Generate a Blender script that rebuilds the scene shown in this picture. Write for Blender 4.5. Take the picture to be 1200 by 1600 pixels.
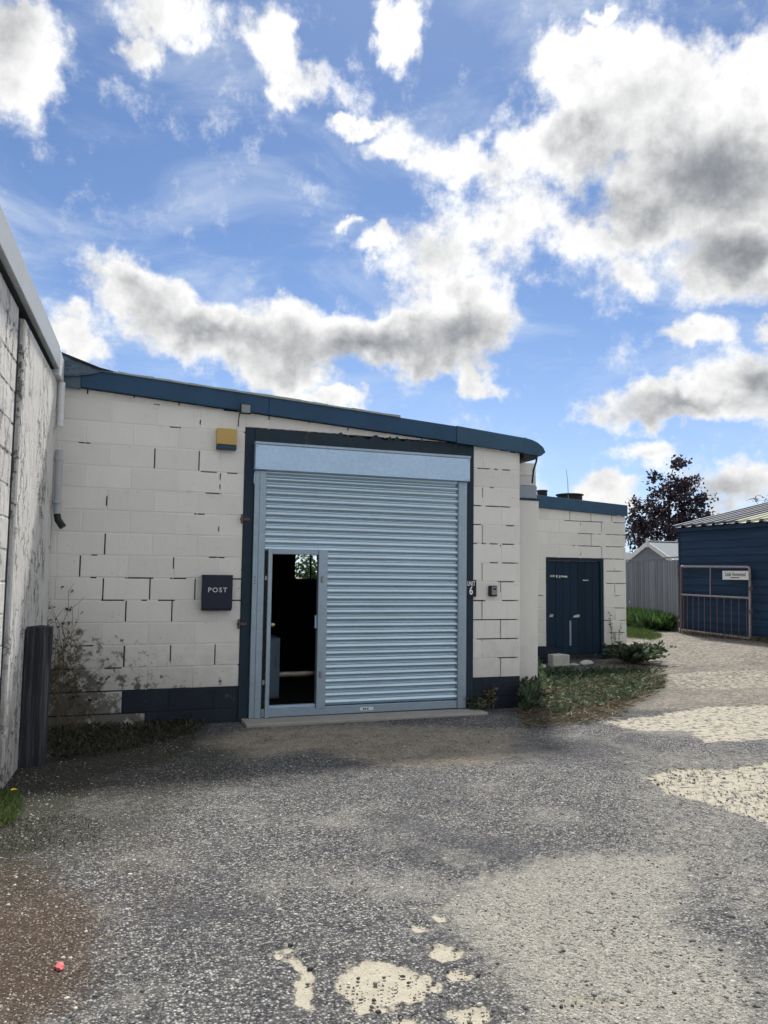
import bpy, math, random
import numpy as np
from mathutils import Vector, Matrix
R = math.radians
random.seed(7); rng = np.random.default_rng(7)
for o in list(bpy.data.objects): bpy.data.objects.remove(o)
scene = bpy.context.scene
C = scene.collection

# ------------------------------------------------------------------ camera
F_PX, PITCH, ROLL, YAW, CAM_H = 1213.4, 0.0795596, 0.0133296, -0.342937, 1.56
_cy, _sy = math.cos(YAW), math.sin(YAW)
FWH = Vector((-_sy, _cy, 0)); RTH = Vector((_cy, _sy, 0)); UP = Vector((0, 0, 1))
FW = FWH*math.cos(PITCH) + UP*math.sin(PITCH)
U0 = -FWH*math.sin(PITCH) + UP*math.cos(PITCH)
RT = RTH*math.cos(ROLL) + U0*math.sin(ROLL)
UV = -RTH*math.sin(ROLL) + U0*math.cos(ROLL)
EYE = Vector((0, 0, CAM_H))
cd = bpy.data.cameras.new('camera'); cam = bpy.data.objects.new('camera', cd); C.objects.link(cam)
m3 = Matrix((RT, UV, -FW)).transposed()
cam.matrix_world = Matrix.Translation(EYE) @ m3.to_4x4()
cd.sensor_fit = 'VERTICAL'; cd.sensor_height = 24; cd.lens = 24*F_PX/1600
cd.clip_start = 0.05; cd.clip_end = 3000
scene.camera = cam
scene.cycles.use_denoising = True; scene.cycles.use_adaptive_sampling = True; scene.cycles.adaptive_threshold = .02; scene.cycles.max_bounces = 6; scene.cycles.diffuse_bounces = 3; scene.cycles.glossy_bounces = 3; scene.cycles.transparent_max_bounces = 4
scene.render.resolution_x, scene.render.resolution_y = 768, 1024

def ray(x, y): return FW + RT*((x-600)/F_PX) - UV*((y-800)/F_PX)
def on_y(x, y, Y): d = ray(x, y); return EYE + d*(Y/d.y)
def on_x(x, y, X): d = ray(x, y); return EYE + d*(X/d.x)
def on_z(x, y, Z=0.0): d = ray(x, y); return EYE + d*((Z-CAM_H)/d.z)
def at(x, y, D): return EYE + ray(x, y)*D

# ------------------------------------------------------------------ light and exposure
SUN_EL, SUN_AZ = R(54), R(24)        # azimuth measured from +y towards +x
SKY_STRENGTH, SUN_STRENGTH, EXPOSURE = 0.05, 1.8, 1.52
SUNDIR = Vector((math.sin(SUN_AZ)*math.cos(SUN_EL), math.cos(SUN_AZ)*math.cos(SUN_EL), math.sin(SUN_EL)))
sl = bpy.data.lights.new('sun', 'SUN'); sl.energy = SUN_STRENGTH; sl.angle = R(6); sl.color = (1, .95, .87)
so = bpy.data.objects.new('sun', sl); C.objects.link(so)
so.rotation_euler = SUNDIR.to_track_quat('Z', 'Y').to_euler()
scene.view_settings.view_transform = 'Standard'; scene.view_settings.look = 'None'
scene.view_settings.exposure = EXPOSURE; scene.view_settings.gamma = 1
scene.view_settings.use_curve_mapping = False

# ------------------------------------------------------------------ node helper
class NT:
    def __init__(s, tree): s.t = tree
    def new(s, t, **k):
        n = s.t.nodes.new(t)
        for a, b in k.items(): setattr(n, a, b)
        return n
    def put(s, sock, v):
        if v is None: return
        if isinstance(v, bpy.types.NodeSocket): s.t.links.new(v, sock)
        else:
            if sock.type == 'RGBA' and len(v) == 3: v = (*v, 1)
            sock.default_value = v
    def math(s, op, a, b=None, c=None, clamp=False):
        n = s.new('ShaderNodeMath', operation=op, use_clamp=clamp)
        for i, v in enumerate((a, b, c)): s.put(n.inputs[i], v)
        return n.outputs[0]
    def vmath(s, op, a, b=None, out=0):
        n = s.new('ShaderNodeVectorMath', operation=op)
        s.put(n.inputs[0], a)
        if b is not None:
            if op == 'SCALE': s.put(n.inputs['Scale'], b)
            else: s.put(n.inputs[1], b)
        return n.outputs[out]
    def dot(s, a, b): return s.vmath('DOT_PRODUCT', a, b, 1)
    def noise(s, vec, scale, detail=4, rough=.55, out=0, dist=0):
        n = s.new('ShaderNodeTexNoise'); s.put(n.inputs['Vector'], vec)
        n.inputs['Scale'].default_value = scale; n.inputs['Detail'].default_value = detail
        n.inputs['Roughness'].default_value = rough; n.inputs['Distortion'].default_value = dist
        return n.outputs[out]
    def voro(s, vec, scale, out='Distance', feature='F1', rnd=1):
        n = s.new('ShaderNodeTexVoronoi', feature=feature); s.put(n.inputs['Vector'], vec)
        n.inputs['Scale'].default_value = scale; n.inputs['Randomness'].default_value = rnd
        return n.outputs[out]
    def smooth(s, v, a, b, lo=0., hi=1.):
        n = s.new('ShaderNodeMapRange', interpolation_type='SMOOTHSTEP'); s.put(n.inputs[0], v)
        for i, q in ((1, a), (2, b), (3, lo), (4, hi)): s.put(n.inputs[i], q)
        return n.outputs[0]
    def mix(s, f, a, b, mode='MIX'):
        n = s.new('ShaderNodeMix', data_type='RGBA', blend_type=mode)
        s.put(n.inputs[0], f); s.put(n.inputs[6], a); s.put(n.inputs[7], b)
        return n.outputs[2]
    def sep(s, v): return s.new('ShaderNodeSeparateXYZ'), v
    def xyz(s, v):
        n = s.new('ShaderNodeSeparateXYZ'); s.put(n.inputs[0], v); return n.outputs
    def comb(s, x, y, z):
        n = s.new('ShaderNodeCombineXYZ')
        for i, q in enumerate((x, y, z)): s.put(n.inputs[i], q)
        return n.outputs[0]
    def bump(s, h, strength=.5, dist=.01, nrm=None):
        n = s.new('ShaderNodeBump'); s.put(n.inputs['Height'], h)
        n.inputs['Strength'].default_value = strength; n.inputs['Distance'].default_value = dist
        if nrm is not None: s.put(n.inputs['Normal'], nrm)
        return n.outputs[0]

# ------------------------------------------------------------------ world: sky with clouds
world = bpy.data.worlds.new('World'); scene.world = world; world.use_nodes = True
world.cycles.sampling_method = 'MANUAL'; world.cycles.sample_map_resolution = 256
wt = world.node_tree; wt.nodes.clear(); W = NT(wt)
tc = W.new('ShaderNodeTexCoord'); DIR = tc.outputs['Generated']
sky = W.new('ShaderNodeTexSky', sky_type='NISHITA'); sky.sun_disc = False
sky.sun_elevation = SUN_EL; sky.sun_rotation = SUN_AZ
sky.air_density = 0.58; sky.dust_density = 0.2; sky.ozone_density = 3.0; sky.altitude = 50
def azel(px, py):
    d = ray(px, py).normalized()
    return math.atan2(d.dot(RTH), d.dot(FWH)), math.asin(d.z)
# cloud clumps: centre, half-widths, tilt, weight (bearing and height in the sky)
CL = [(20, 80, 95, 120, 0, 1), (255, 20, 105, 70, 0, .85), (225, 95, 45, 50, 0, .8), (445, 92, 105, 62, 28, .85), (612, 50, 48, 68, 0, 1),
      (1010, 150, 200, 120, 10, 1.1), (1120, 290, 220, 150, 15, 1.3), (870, 225, 165, 80, -5, .9), (900, 90, 85, 75, 0, .9), (745, 240, 190, 55, 8, .72),
      (1190, 150, 110, 110, 0, 1), (1050, 340, 190, 80, 22, 1.1), (1170, 400, 140, 80, 0, 1.1),
      (230, 465, 110, 60, 12, 1.1), (330, 510, 160, 62, 12, 1.2), (470, 520, 160, 60, 5, 1.2), (610, 530, 150, 62, 0, 1.3), (710, 500, 130, 75, -20, 1.2),
      (690, 410, 130, 80, -25, .72), (790, 345, 150, 85, -15, .66), (420, 575, 120, 42, 8, .9), (900, 350, 120, 60, 20, .6),
      (1090, 525, 80, 34, 10, .8), (1170, 585, 95, 62, 0, 1), (1070, 635, 190, 42, -3, 1.1), (1195, 510, 40, 26, 0, .8),
      (1010, 715, 66, 28, 0, .8), (520, 626, 75, 20, 6, .8), (945, 770, 75, 34, 0, .9), (1150, 765, 130, 48, 0, .8), (110, 520, 65, 40, 30, .8),
      (745, 590, 52, 30, 25, .8), (570, 205, 70, 18, 0, .7), (625, 240, 60, 28, 0, .7), (985, 415, 70, 34, 25, .7), (940, 5, 30, 22, 0, .7), (550, 360, 26, 12, 0, .6), (602, 388, 45, 22, 0, .7)]
g = bpy.data.node_groups.new('cloud_density', 'ShaderNodeTree')
g.interface.new_socket('Vector', in_out='INPUT', socket_type='NodeSocketVector')
g.interface.new_socket('Density', in_out='OUTPUT', socket_type='NodeSocketFloat')
g.interface.new_socket('Grey', in_out='OUTPUT', socket_type='NodeSocketFloat')
Gn = NT(g); gi = g.nodes.new('NodeGroupInput'); go = g.nodes.new('NodeGroupOutput')
vin = gi.outputs[0]
warp = Gn.vmath('SUBTRACT', Gn.noise(vin, 9, 3, .6, 1), (.5, .5, .5))
warp2 = Gn.vmath('SUBTRACT', Gn.noise(vin, 32, 3, .6, 1), (.5, .5, .5))
vw = Gn.vmath('ADD', vin, Gn.vmath('SCALE', warp, .10))
vw = Gn.vmath('ADD', vw, Gn.vmath('SCALE', warp2, .045))
acc = None
for (cx, cy, rx, ry, an, w) in CL:
    a, e = azel(cx, cy)
    a1, _ = azel(cx+rx, cy); _, e1 = azel(cx, cy-ry)
    mp = Gn.new('ShaderNodeMapping', vector_type='TEXTURE')
    Gn.put(mp.inputs[0], vw); mp.inputs[1].default_value = (a, e, 0)
    mp.inputs[2].default_value = (0, 0, -R(an)); mp.inputs[3].default_value = (abs(a1-a)*1.25, abs(e1-e)*1.25, 1)
    gr = Gn.new('ShaderNodeTexGradient', gradient_type='SPHERICAL'); Gn.put(gr.inputs[0], mp.outputs[0])
    v = Gn.math('MULTIPLY', gr.outputs[1], w)
    acc = v if acc is None else Gn.math('SMOOTH_MAX', acc, v, .15)
acc_g = None
for (cx, cy, rx, ry, an, w) in [(320, 508, 170, 36, 10, .9), (590, 545, 200, 44, -3, 1.1), (725, 512, 95, 42, -15, .9), (1110, 275, 190, 85, 12, 1.1), (920, 222, 80, 48, 10, .9), (1010, 315, 150, 45, 15, .8),
      (1165, 400, 110, 42, 0, .9), (1185, 592, 75, 40, 0, .8), (1085, 642, 170, 22, -3, .8), (20, 50, 60, 80, 0, .55), (1012, 722, 45, 16, 0, .5), (1150, 775, 110, 30, 0, .5)]:
    a, e = azel(cx, cy); a1, _ = azel(cx+rx, cy); _, e1 = azel(cx, cy-ry)
    mp = Gn.new('ShaderNodeMapping', vector_type='TEXTURE')
    Gn.put(mp.inputs[0], vw); mp.inputs[1].default_value = (a, e, 0)
    mp.inputs[2].default_value = (0, 0, -R(an)); mp.inputs[3].default_value = (abs(a1-a)*1.5, abs(e1-e)*1.5, 1)
    gr = Gn.new('ShaderNodeTexGradient', gradient_type='SPHERICAL'); Gn.put(gr.inputs[0], mp.outputs[0])
    v = Gn.math('MULTIPLY', gr.outputs[1], w*1.5)
    acc_g = v if acc_g is None else Gn.math('SMOOTH_MAX', acc_g, v, .2)
# cumulus round the unseen sky, fuller and less grey to lift the front wall
ax = Gn.xyz(vin)
outside = Gn.math('MAXIMUM', Gn.smooth(Gn.math('ABSOLUTE', ax[0]), .50, .75), Gn.smooth(ax[1], .72, .9))
field = Gn.smooth(Gn.noise(vw, 2.6, 2, .5), .37, .60, 0, 1.1)
acc = Gn.math('MAXIMUM', acc, Gn.math('MULTIPLY', field, outside))
Gn.put(go.inputs[0], acc); Gn.put(go.inputs[1], Gn.math('MAXIMUM', acc_g, Gn.math('MULTIPLY', Gn.smooth(field, .7, 1.4), outside)))

dx = W.dot(DIR, tuple(RTH)); dy = W.dot(DIR, tuple(FWH)); dz = W.xyz(DIR)[2]
az = W.math('ARCTAN2', dx, dy); el = W.math('ARCSINE', dz)
cv = W.comb(az, el, 0)
def dens_at(off):
    n = W.new('ShaderNodeGroup'); n.node_tree = g
    W.put(n.inputs[0], W.vmath('ADD', cv, off)); return n.outputs
base, grey = dens_at((0, 0, 0))
det0 = W.noise(cv, 12, 11, .68); det1 = W.noise(W.vmath('ADD', cv, (0., .03, 0.)), 13, 5, .6)
d0 = W.math('ADD', base, W.math('MULTIPLY', W.math('SUBTRACT', det0, .5), 1.35))
d1 = W.math('ADD', d0, W.math('MULTIPLY', W.math('SUBTRACT', det1, det0), 1.3))
cover = W.smooth(d0, .12, .54)
thick = W.smooth(d0, .30, 1.35)
lit = W.smooth(W.math('SUBTRACT', d1, d0), -.30, .30)
mottle = W.noise(W.vmath('ADD', cv, (3.1, 1.7, 0.)), 11, 6, .66)
shade = W.math('ADD', W.math('ADD', W.math('MULTIPLY', thick, .30), W.math('MULTIPLY', grey, .62)), W.math('MULTIPLY', W.math('SUBTRACT', lit, .5), .40))
shade = W.math('ADD', shade, W.math('MULTIPLY', W.math('SUBTRACT', mottle, .5), 1.35))
near_sun = W.math('POWER', W.math('MAXIMUM', W.dot(DIR, tuple(SUNDIR)), 0.0), 7.0)
ccol = W.mix(W.smooth(shade, -.42, 1.45), (.40, .405, .41), (.085, .093, .105))
ccol = W.mix(1, ccol, W.vmath('SCALE', (1, .985, .96), W.math('ADD', .95, W.math('MULTIPLY', near_sun, .25))), 'MULTIPLY')
# thin veils
veilv = W.comb(W.math('MULTIPLY', az, 1.0), W.math('MULTIPLY', el, 2.6), 0)
veil = W.smooth(W.noise(veilv, 3.4, 6, .62, dist=.6), .44, .82, 0, .62)
skyc = W.vmath('SCALE', W.vmath('MULTIPLY', sky.outputs[0], (.86, .98, 1.06)), SKY_STRENGTH)
hazef = W.math('POWER', W.math('SUBTRACT', 1, W.math('MAXIMUM', dz, 0.0), clamp=True), 6.0)
skyc = W.mix(W.math('MULTIPLY', hazef, .85), skyc, (.25, .29, .335))
skyc = W.mix(veil, skyc, (.30, .325, .35))
cover = W.math('MULTIPLY', cover, W.smooth(el, .0, .05))
final = W.mix(cover, skyc, ccol)
bg = W.new('ShaderNodeBackground'); W.put(bg.inputs[0], final); bg.inputs[1].default_value = 1
wo = W.new('ShaderNodeOutputWorld'); wt.links.new(bg.outputs[0], wo.inputs[0])

# ------------------------------------------------------------------ materials
def material(name, rough=.8, metal=0., spec=.4):
    m = bpy.data.materials.new(name); m.use_nodes = True
    n = NT(m.node_tree); b = m.node_tree.nodes['Principled BSDF']
    b.inputs['Roughness'].default_value = rough; b.inputs['Metallic'].default_value = metal
    b.inputs['Specular IOR Level'].default_value = spec
    geo = n.new('ShaderNodeNewGeometry'); n.P = geo.outputs['Position']
    oi = n.new('ShaderNodeObjectInfo'); n.RND = oi.outputs['Random']
    tcn = n.new('ShaderNodeTexCoord'); n.O = tcn.outputs['Object']
    n.b = b
    return m, n
M = {}
def simple(name, col, rough=.7, metal=0., var=.25, scale=6., bump=.15, bdist=.003, spec=.4, rnd=.12):
    m, n = material(name, rough, metal, spec)
    f = n.noise(n.P, scale, 6, .6); f2 = n.noise(n.P, scale*9, 4, .6)
    k = n.math('ADD', 1-var, n.math('MULTIPLY', n.math('ADD', n.math('MULTIPLY', f, .7), n.math('MULTIPLY', f2, .3)), 2*var))
    k = n.math('MULTIPLY', k, n.math('ADD', 1-rnd/2, n.math('MULTIPLY', n.RND, rnd)))
    n.put(n.b.inputs['Base Color'], n.vmath('SCALE', col, k))
    n.put(n.b.inputs['Roughness'], n.math('ADD', rough-.1, n.math('MULTIPLY', f2, .2)))
    if bump: n.put(n.b.inputs['Normal'], n.bump(n.math('ADD', f2, n.math('MULTIPLY', n.noise(n.P, scale*30, 3), .5)), bump, bdist))
    M[name] = m; return m

def paint(name, col, corner=False, rough_scale=1., dirt=.5):
    """thick old masonry paint: dirt blotches, streaks, flakes"""
    m, n = material(name, .85)
    P = n.P; x, y, z = n.xyz(P)
    fine = n.noise(P, 60, 6, .65); mid = n.noise(P, 7, 6, .6); big = n.noise(P, 1.3, 4, .55)
    streak = n.noise(n.vmath('MULTIPLY', P, (14, 14, 1.0)), 1.0, 5, .6)
    c = n.vmath('SCALE', col, n.math('ADD', .93, n.math('MULTIPLY', n.RND, .10)))
    c = n.mix(n.smooth(big, .38, .72, 0, .32*dirt*2), c, tuple(q*w for q, w in zip(col, (.80, .79, .82))))
    c = n.mix(n.smooth(mid, .58, .78, 0, .5*dirt), c, (.43, .41, .36))
    c = n.mix(n.smooth(streak, .58, .80, 0, .45*dirt), c, (.36, .35, .31))
    # specks where paint flaked off
    c = n.mix(n.smooth(n.noise(P, 38, 3, .5), .735, .765, 0, .75), c, (.10, .095, .085))
    # splash dirt low on the wall, ragged
    low = n.smooth(n.math('ADD', z, n.math('MULTIPLY', n.math('SUBTRACT', mid, .5), 1.6)), .25, .95, .75, 0)
    c = n.mix(n.math('MULTIPLY', low, .8*dirt), c, (.30, .28, .23))
    if corner:      # black mould creeping out of the damp corner
        cx = n.math('ADD', n.math('MULTIPLY', n.math('SUBTRACT', x, -.5), .52), n.math('MULTIPLY', z, .80))
        blot = n.math('ADD', cx, n.math('MULTIPLY', n.math('SUBTRACT', n.noise(P, 6.5, 9, .75), .5), 4.2))
        c = n.mix(n.smooth(blot, .45, .85, .92, 0), c, (.035, .034, .028))
        c = n.mix(n.smooth(cx, .3, 1.5, .45, 0), c, (.26, .25, .22))
    if rough_scale > 2:     # hairline cracks through thick paint, running mostly upwards
        wv = n.vmath('ADD', n.vmath('MULTIPLY', P, (5, 5, 1.8)), n.vmath('SCALE', n.noise(P, 3.5, 6, .7, 1), 2.2))
        ck = n.voro(wv, 1.0, feature='DISTANCE_TO_EDGE')
        gate_ = n.smooth(n.noise(P, 1.7, 3), .42, .58)
        c = n.mix(n.math('MULTIPLY', n.smooth(ck, .006, .028, .85, 0), gate_), c, (.10, .095, .085))
    n.put(n.b.inputs['Base Color'], c)
    h = n.math('ADD', n.math('MULTIPLY', fine, .5), n.math('MULTIPLY', n.noise(n.vmath('MULTIPLY', P, (1, 1, .45)) if rough_scale > 2 else P, 16 if rough_scale < 2 else 9, 7, .68), 1.0*rough_scale))
    if rough_scale > 2: h = n.math('SUBTRACT', h, n.math('MULTIPLY', n.math('MULTIPLY', n.smooth(ck, .0, .05, 1, 0), gate_), 3.0))
    h = n.math('ADD', h, n.math('MULTIPLY', n.noise(P, 180, 2), .25))
    n.put(n.b.inputs['Normal'], n.bump(h, .55*min(rough_scale, 1.6), .006*rough_scale))
    M[name] = m
paint('cream_paint', (.88, .86, .81), corner=True, dirt=.36)
paint('cream_paint_clean', (.88, .86, .80), dirt=.28)
paint('white_rough_paint', (.82, .81, .78), rough_scale=3.0, dirt=.8)

def dark_paint(name, col, worn=.3, wcol=(.25, .28, .30)):
    m, n = material(name, .55, 0, .4)
    P = n.P; mid = n.noise(P, 9, 7, .65); fine = n.noise(P, 70, 4, .6)
    c = n.vmath('SCALE', col, n.math('ADD', .7, n.math('MULTIPLY', n.noise(P, 3, 5), .6)))
    c = n.mix(n.smooth(mid, .60, .74, 0, worn), c, wcol)
    c = n.mix(n.smooth(n.noise(n.vmath('MULTIPLY', P, (18, 18, 1.5)), 1, 5, .6), .56, .8, 0, worn*.5), c, wcol)
    n.put(n.b.inputs['Base Color'], c)
    n.put(n.b.inputs['Roughness'], n.math('ADD', .45, n.math('MULTIPLY', mid, .35)))
    n.put(n.b.inputs['Normal'], n.bump(n.math('ADD', fine, mid), .35, .004))
    M[name] = m
dark_paint('fascia_navy', (.022, .072, .145), .10, (.10, .16, .2))
dark_paint('fascia_slate', (.036, .095, .165), .10, (.12, .17, .2))
dark_paint('plinth_black', (.010, .018, .032), .55, (.10, .115, .125))
dark_paint('surround_navy', (.010, .028, .050), .25, (.06, .075, .085))
dark_paint('mossy_lintel', (.014, .030, .048), .85, (.10, .095, .085))
dark_paint('door_navy', (.008, .024, .048), .16, (.05, .07, .09))
dark_paint('torn_flashing', (.10, .15, .20), .6, (.26, .30, .33))

def galv(name, col, rough, metal=.85, sp_=.10):
    m, n = material(name, rough, metal, .5)
    P = n.P
    sp = n.voro(P, 45, 'Color'); s1 = n.xyz(sp)[0]
    big = n.noise(n.vmath('MULTIPLY', P, (1.2, 1.2, 3)), 1.6, 5, .6)
    k = n.math('ADD', .84, n.math('ADD', n.math('MULTIPLY', s1, sp_), n.math('MULTIPLY', big, .22)))
    k = n.math('MULTIPLY', k, n.math('ADD', .94, n.math('MULTIPLY', n.RND, .12)))
    c = n.vmath('SCALE', col, k)
    c = n.mix(n.smooth(n.noise(P, 5, 6, .6), .60, .80, 0, sp_*3), c, (.22, .24, .25))
    n.put(n.b.inputs['Base Color'], c)
    n.put(n.b.inputs['Roughness'], n.math('ADD', rough-.06, n.math('MULTIPLY', n.noise(P, 14, 6, .6), .18)))
    if sp_ > .05: n.put(n.b.inputs['Normal'], n.bump(n.noise(P, 6, 3), .05, .01))
    M[name] = m
galv('galvanised_slat', (.56, .69, .78), .31, .92, .03)
galv('galvanised_hood', (.46, .62, .80), .38, .55)
galv('galvanised_frame', (.36, .45, .53), .42, .7)

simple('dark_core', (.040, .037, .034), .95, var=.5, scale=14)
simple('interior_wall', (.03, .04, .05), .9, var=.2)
simple('concrete', (.36, .35, .32), .9, var=.35, scale=5, bump=.4, bdist=.006)
simple('concrete_pale', (.55, .55, .50), .9, var=.3, scale=9, bump=.4, bdist=.006)
simple('felt', (.10, .11, .105), .9, var=.3)
simple('felt_edge', (.40, .44, .40), .85, var=.35, scale=20)
simple('black_felt', (.018, .022, .026), .8, var=.4)
simple('navy_box', (.007, .012, .032), .38, var=.1, bump=.04)
simple('black_plate', (.006, .007, .016), .4, var=.1, bump=.03)
simple('white_print', (.82, .83, .84), .5, var=.04, bump=0)
simple('silver_print', (.62, .62, .60), .4, .3, var=.04, bump=0)
simple('ochre_plastic', (.58, .40, .13), .5, var=.12, bump=.05)
simple('blue_plastic', (.02, .06, .11), .45, var=.1, bump=.05)
simple('black_plastic', (.012, .013, .015), .45, var=.1, bump=.05)
simple('grey_metal', (.30, .31, .32), .4, .7, var=.15, bump=.05)
simple('lamp_glass', (.25, .29, .30), .15, var=.1, bump=0)
simple('white_plastic', (.74, .77, .78), .45, var=.15, bump=.08)
simple('grey_plastic', (.45, .48, .50), .5, var=.2, bump=.08)
simple('lead', (.34, .38, .45), .5, .2, var=.25, scale=16, bump=.3, bdist=.01)
simple('rust', (.16, .105, .10), .75, .2, var=.45, scale=22, bump=.3)
simple('rail_metal', (.33, .30, .31), .6, .35, var=.4, scale=16, bump=.2)
simple('cladding_grey', (.17, .19, .215), .8, var=.2)
simple('white_board', (.72, .72, .70), .6, var=.12)
simple('shingle_grey', (.22, .25, .28), .8, var=.25, scale=10)
simple('pale_roof', (.75, .78, .80), .5, var=.1)
simple('shed_sheet', (.10, .115, .14), .45, .1, var=.35, scale=5)
simple('shed_sheet_clear', (.42, .43, .32), .5, var=.25, scale=4)
simple('bark', (.045, .036, .03), .9, var=.4, scale=16, bump=.5, bdist=.01)
simple('dry_stem', (.16, .12, .08), .9, var=.4)
simple('stone', (.38, .37, .35), .9, var=.5, scale=30, rnd=.6)
simple('brass', (.60, .42, .18), .3, .8, var=.1, bump=0)
simple('cabinet_blue', (.34, .47, .55), .5, var=.1, bump=.02)
simple('bench_wood', (.06, .055, .05), .6, var=.2)
simple('litter_pink', (.62, .14, .16), .7, var=.2)
simple('petal', (.75, .55, .02), .6, var=.1, bump=0)

def timber(name, col, axis='z', streak=.55, wcol=None):
    m, n = material(name, .85)
    sc = {'z': (28, 28, 1.2), 'y': (28, 1.2, 28), 'x': (1.2, 28, 28)}[axis]
    P = n.vmath('ADD', n.vmath('MULTIPLY', n.P, sc), n.vmath('SCALE', (31, 17, 23), n.RND))
    gr = n.noise(P, 1, 6, .65); gr2 = n.noise(P, 3.5, 4, .6); bl = n.noise(n.P, 2.2, 5, .6)
    k = n.math('ADD', 1-streak, n.math('MULTIPLY', n.math('ADD', n.math('MULTIPLY', gr, .7), n.math('MULTIPLY', bl, .3)), 2*streak))
    k = n.math('MULTIPLY', k, n.math('ADD', .78, n.math('MULTIPLY', n.RND, .44)))
    c = n.vmath('SCALE', col, k)
    if wcol: c = n.mix(n.smooth(gr, .45, .66, 0, .65), c, wcol)
    n.put(n.b.inputs['Base Color'], c)
    n.put(n.b.inputs['Normal'], n.bump(n.math('ADD', gr, n.math('MULTIPLY', gr2, .6)), .5, .006))
    M[name] = m
timber('fence_wood', (.205, .215, .235))
timber('sleeper_wood', (.026, .029, .038), streak=.8, wcol=(.13, .135, .15))
timber('shed_boards', (.009, .031, .072), 'y', .4, (.018, .05, .10))
timber('door_wood', (.008, .026, .052), 'z', .35)

def foliage(name, c1, c2, trans=.25):
    m, n = material(name, .6, 0, .3)
    at_ = n.new('ShaderNodeAttribute', attribute_name='tone').outputs['Fac']
    c = n.mix(at_, c1, c2)
    n.put(n.b.inputs['Base Color'], c)
    t = n.new('ShaderNodeBsdfTranslucent'); n.put(t.inputs[0], c)
    mx = n.new('ShaderNodeMixShader'); mx.inputs[0].default_value = trans
    o = m.node_tree.nodes['Material Output']
    m.node_tree.links.new(n.b.outputs[0], mx.inputs[1]); m.node_tree.links.new(t.outputs[0], mx.inputs[2])
    m.node_tree.links.new(mx.outputs[0], o.inputs[0])
    M[name] = m
foliage('copper_leaf', (.022, .018, .030), (.075, .058, .080), .25)
foliage('green_leaf', (.035, .075, .025), (.10, .19, .05), .3)
foliage('weed_leaf', (.030, .055, .028), (.13, .18, .10), .3)
foliage('dry_leaf', (.06, .05, .03), (.24, .20, .12), .2)
foliage('dark_leaf', (.022, .024, .016), (.10, .10, .06), .2)
foliage('grass_blade', (.045, .085, .020), (.14, .20, .06), .3)

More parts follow.
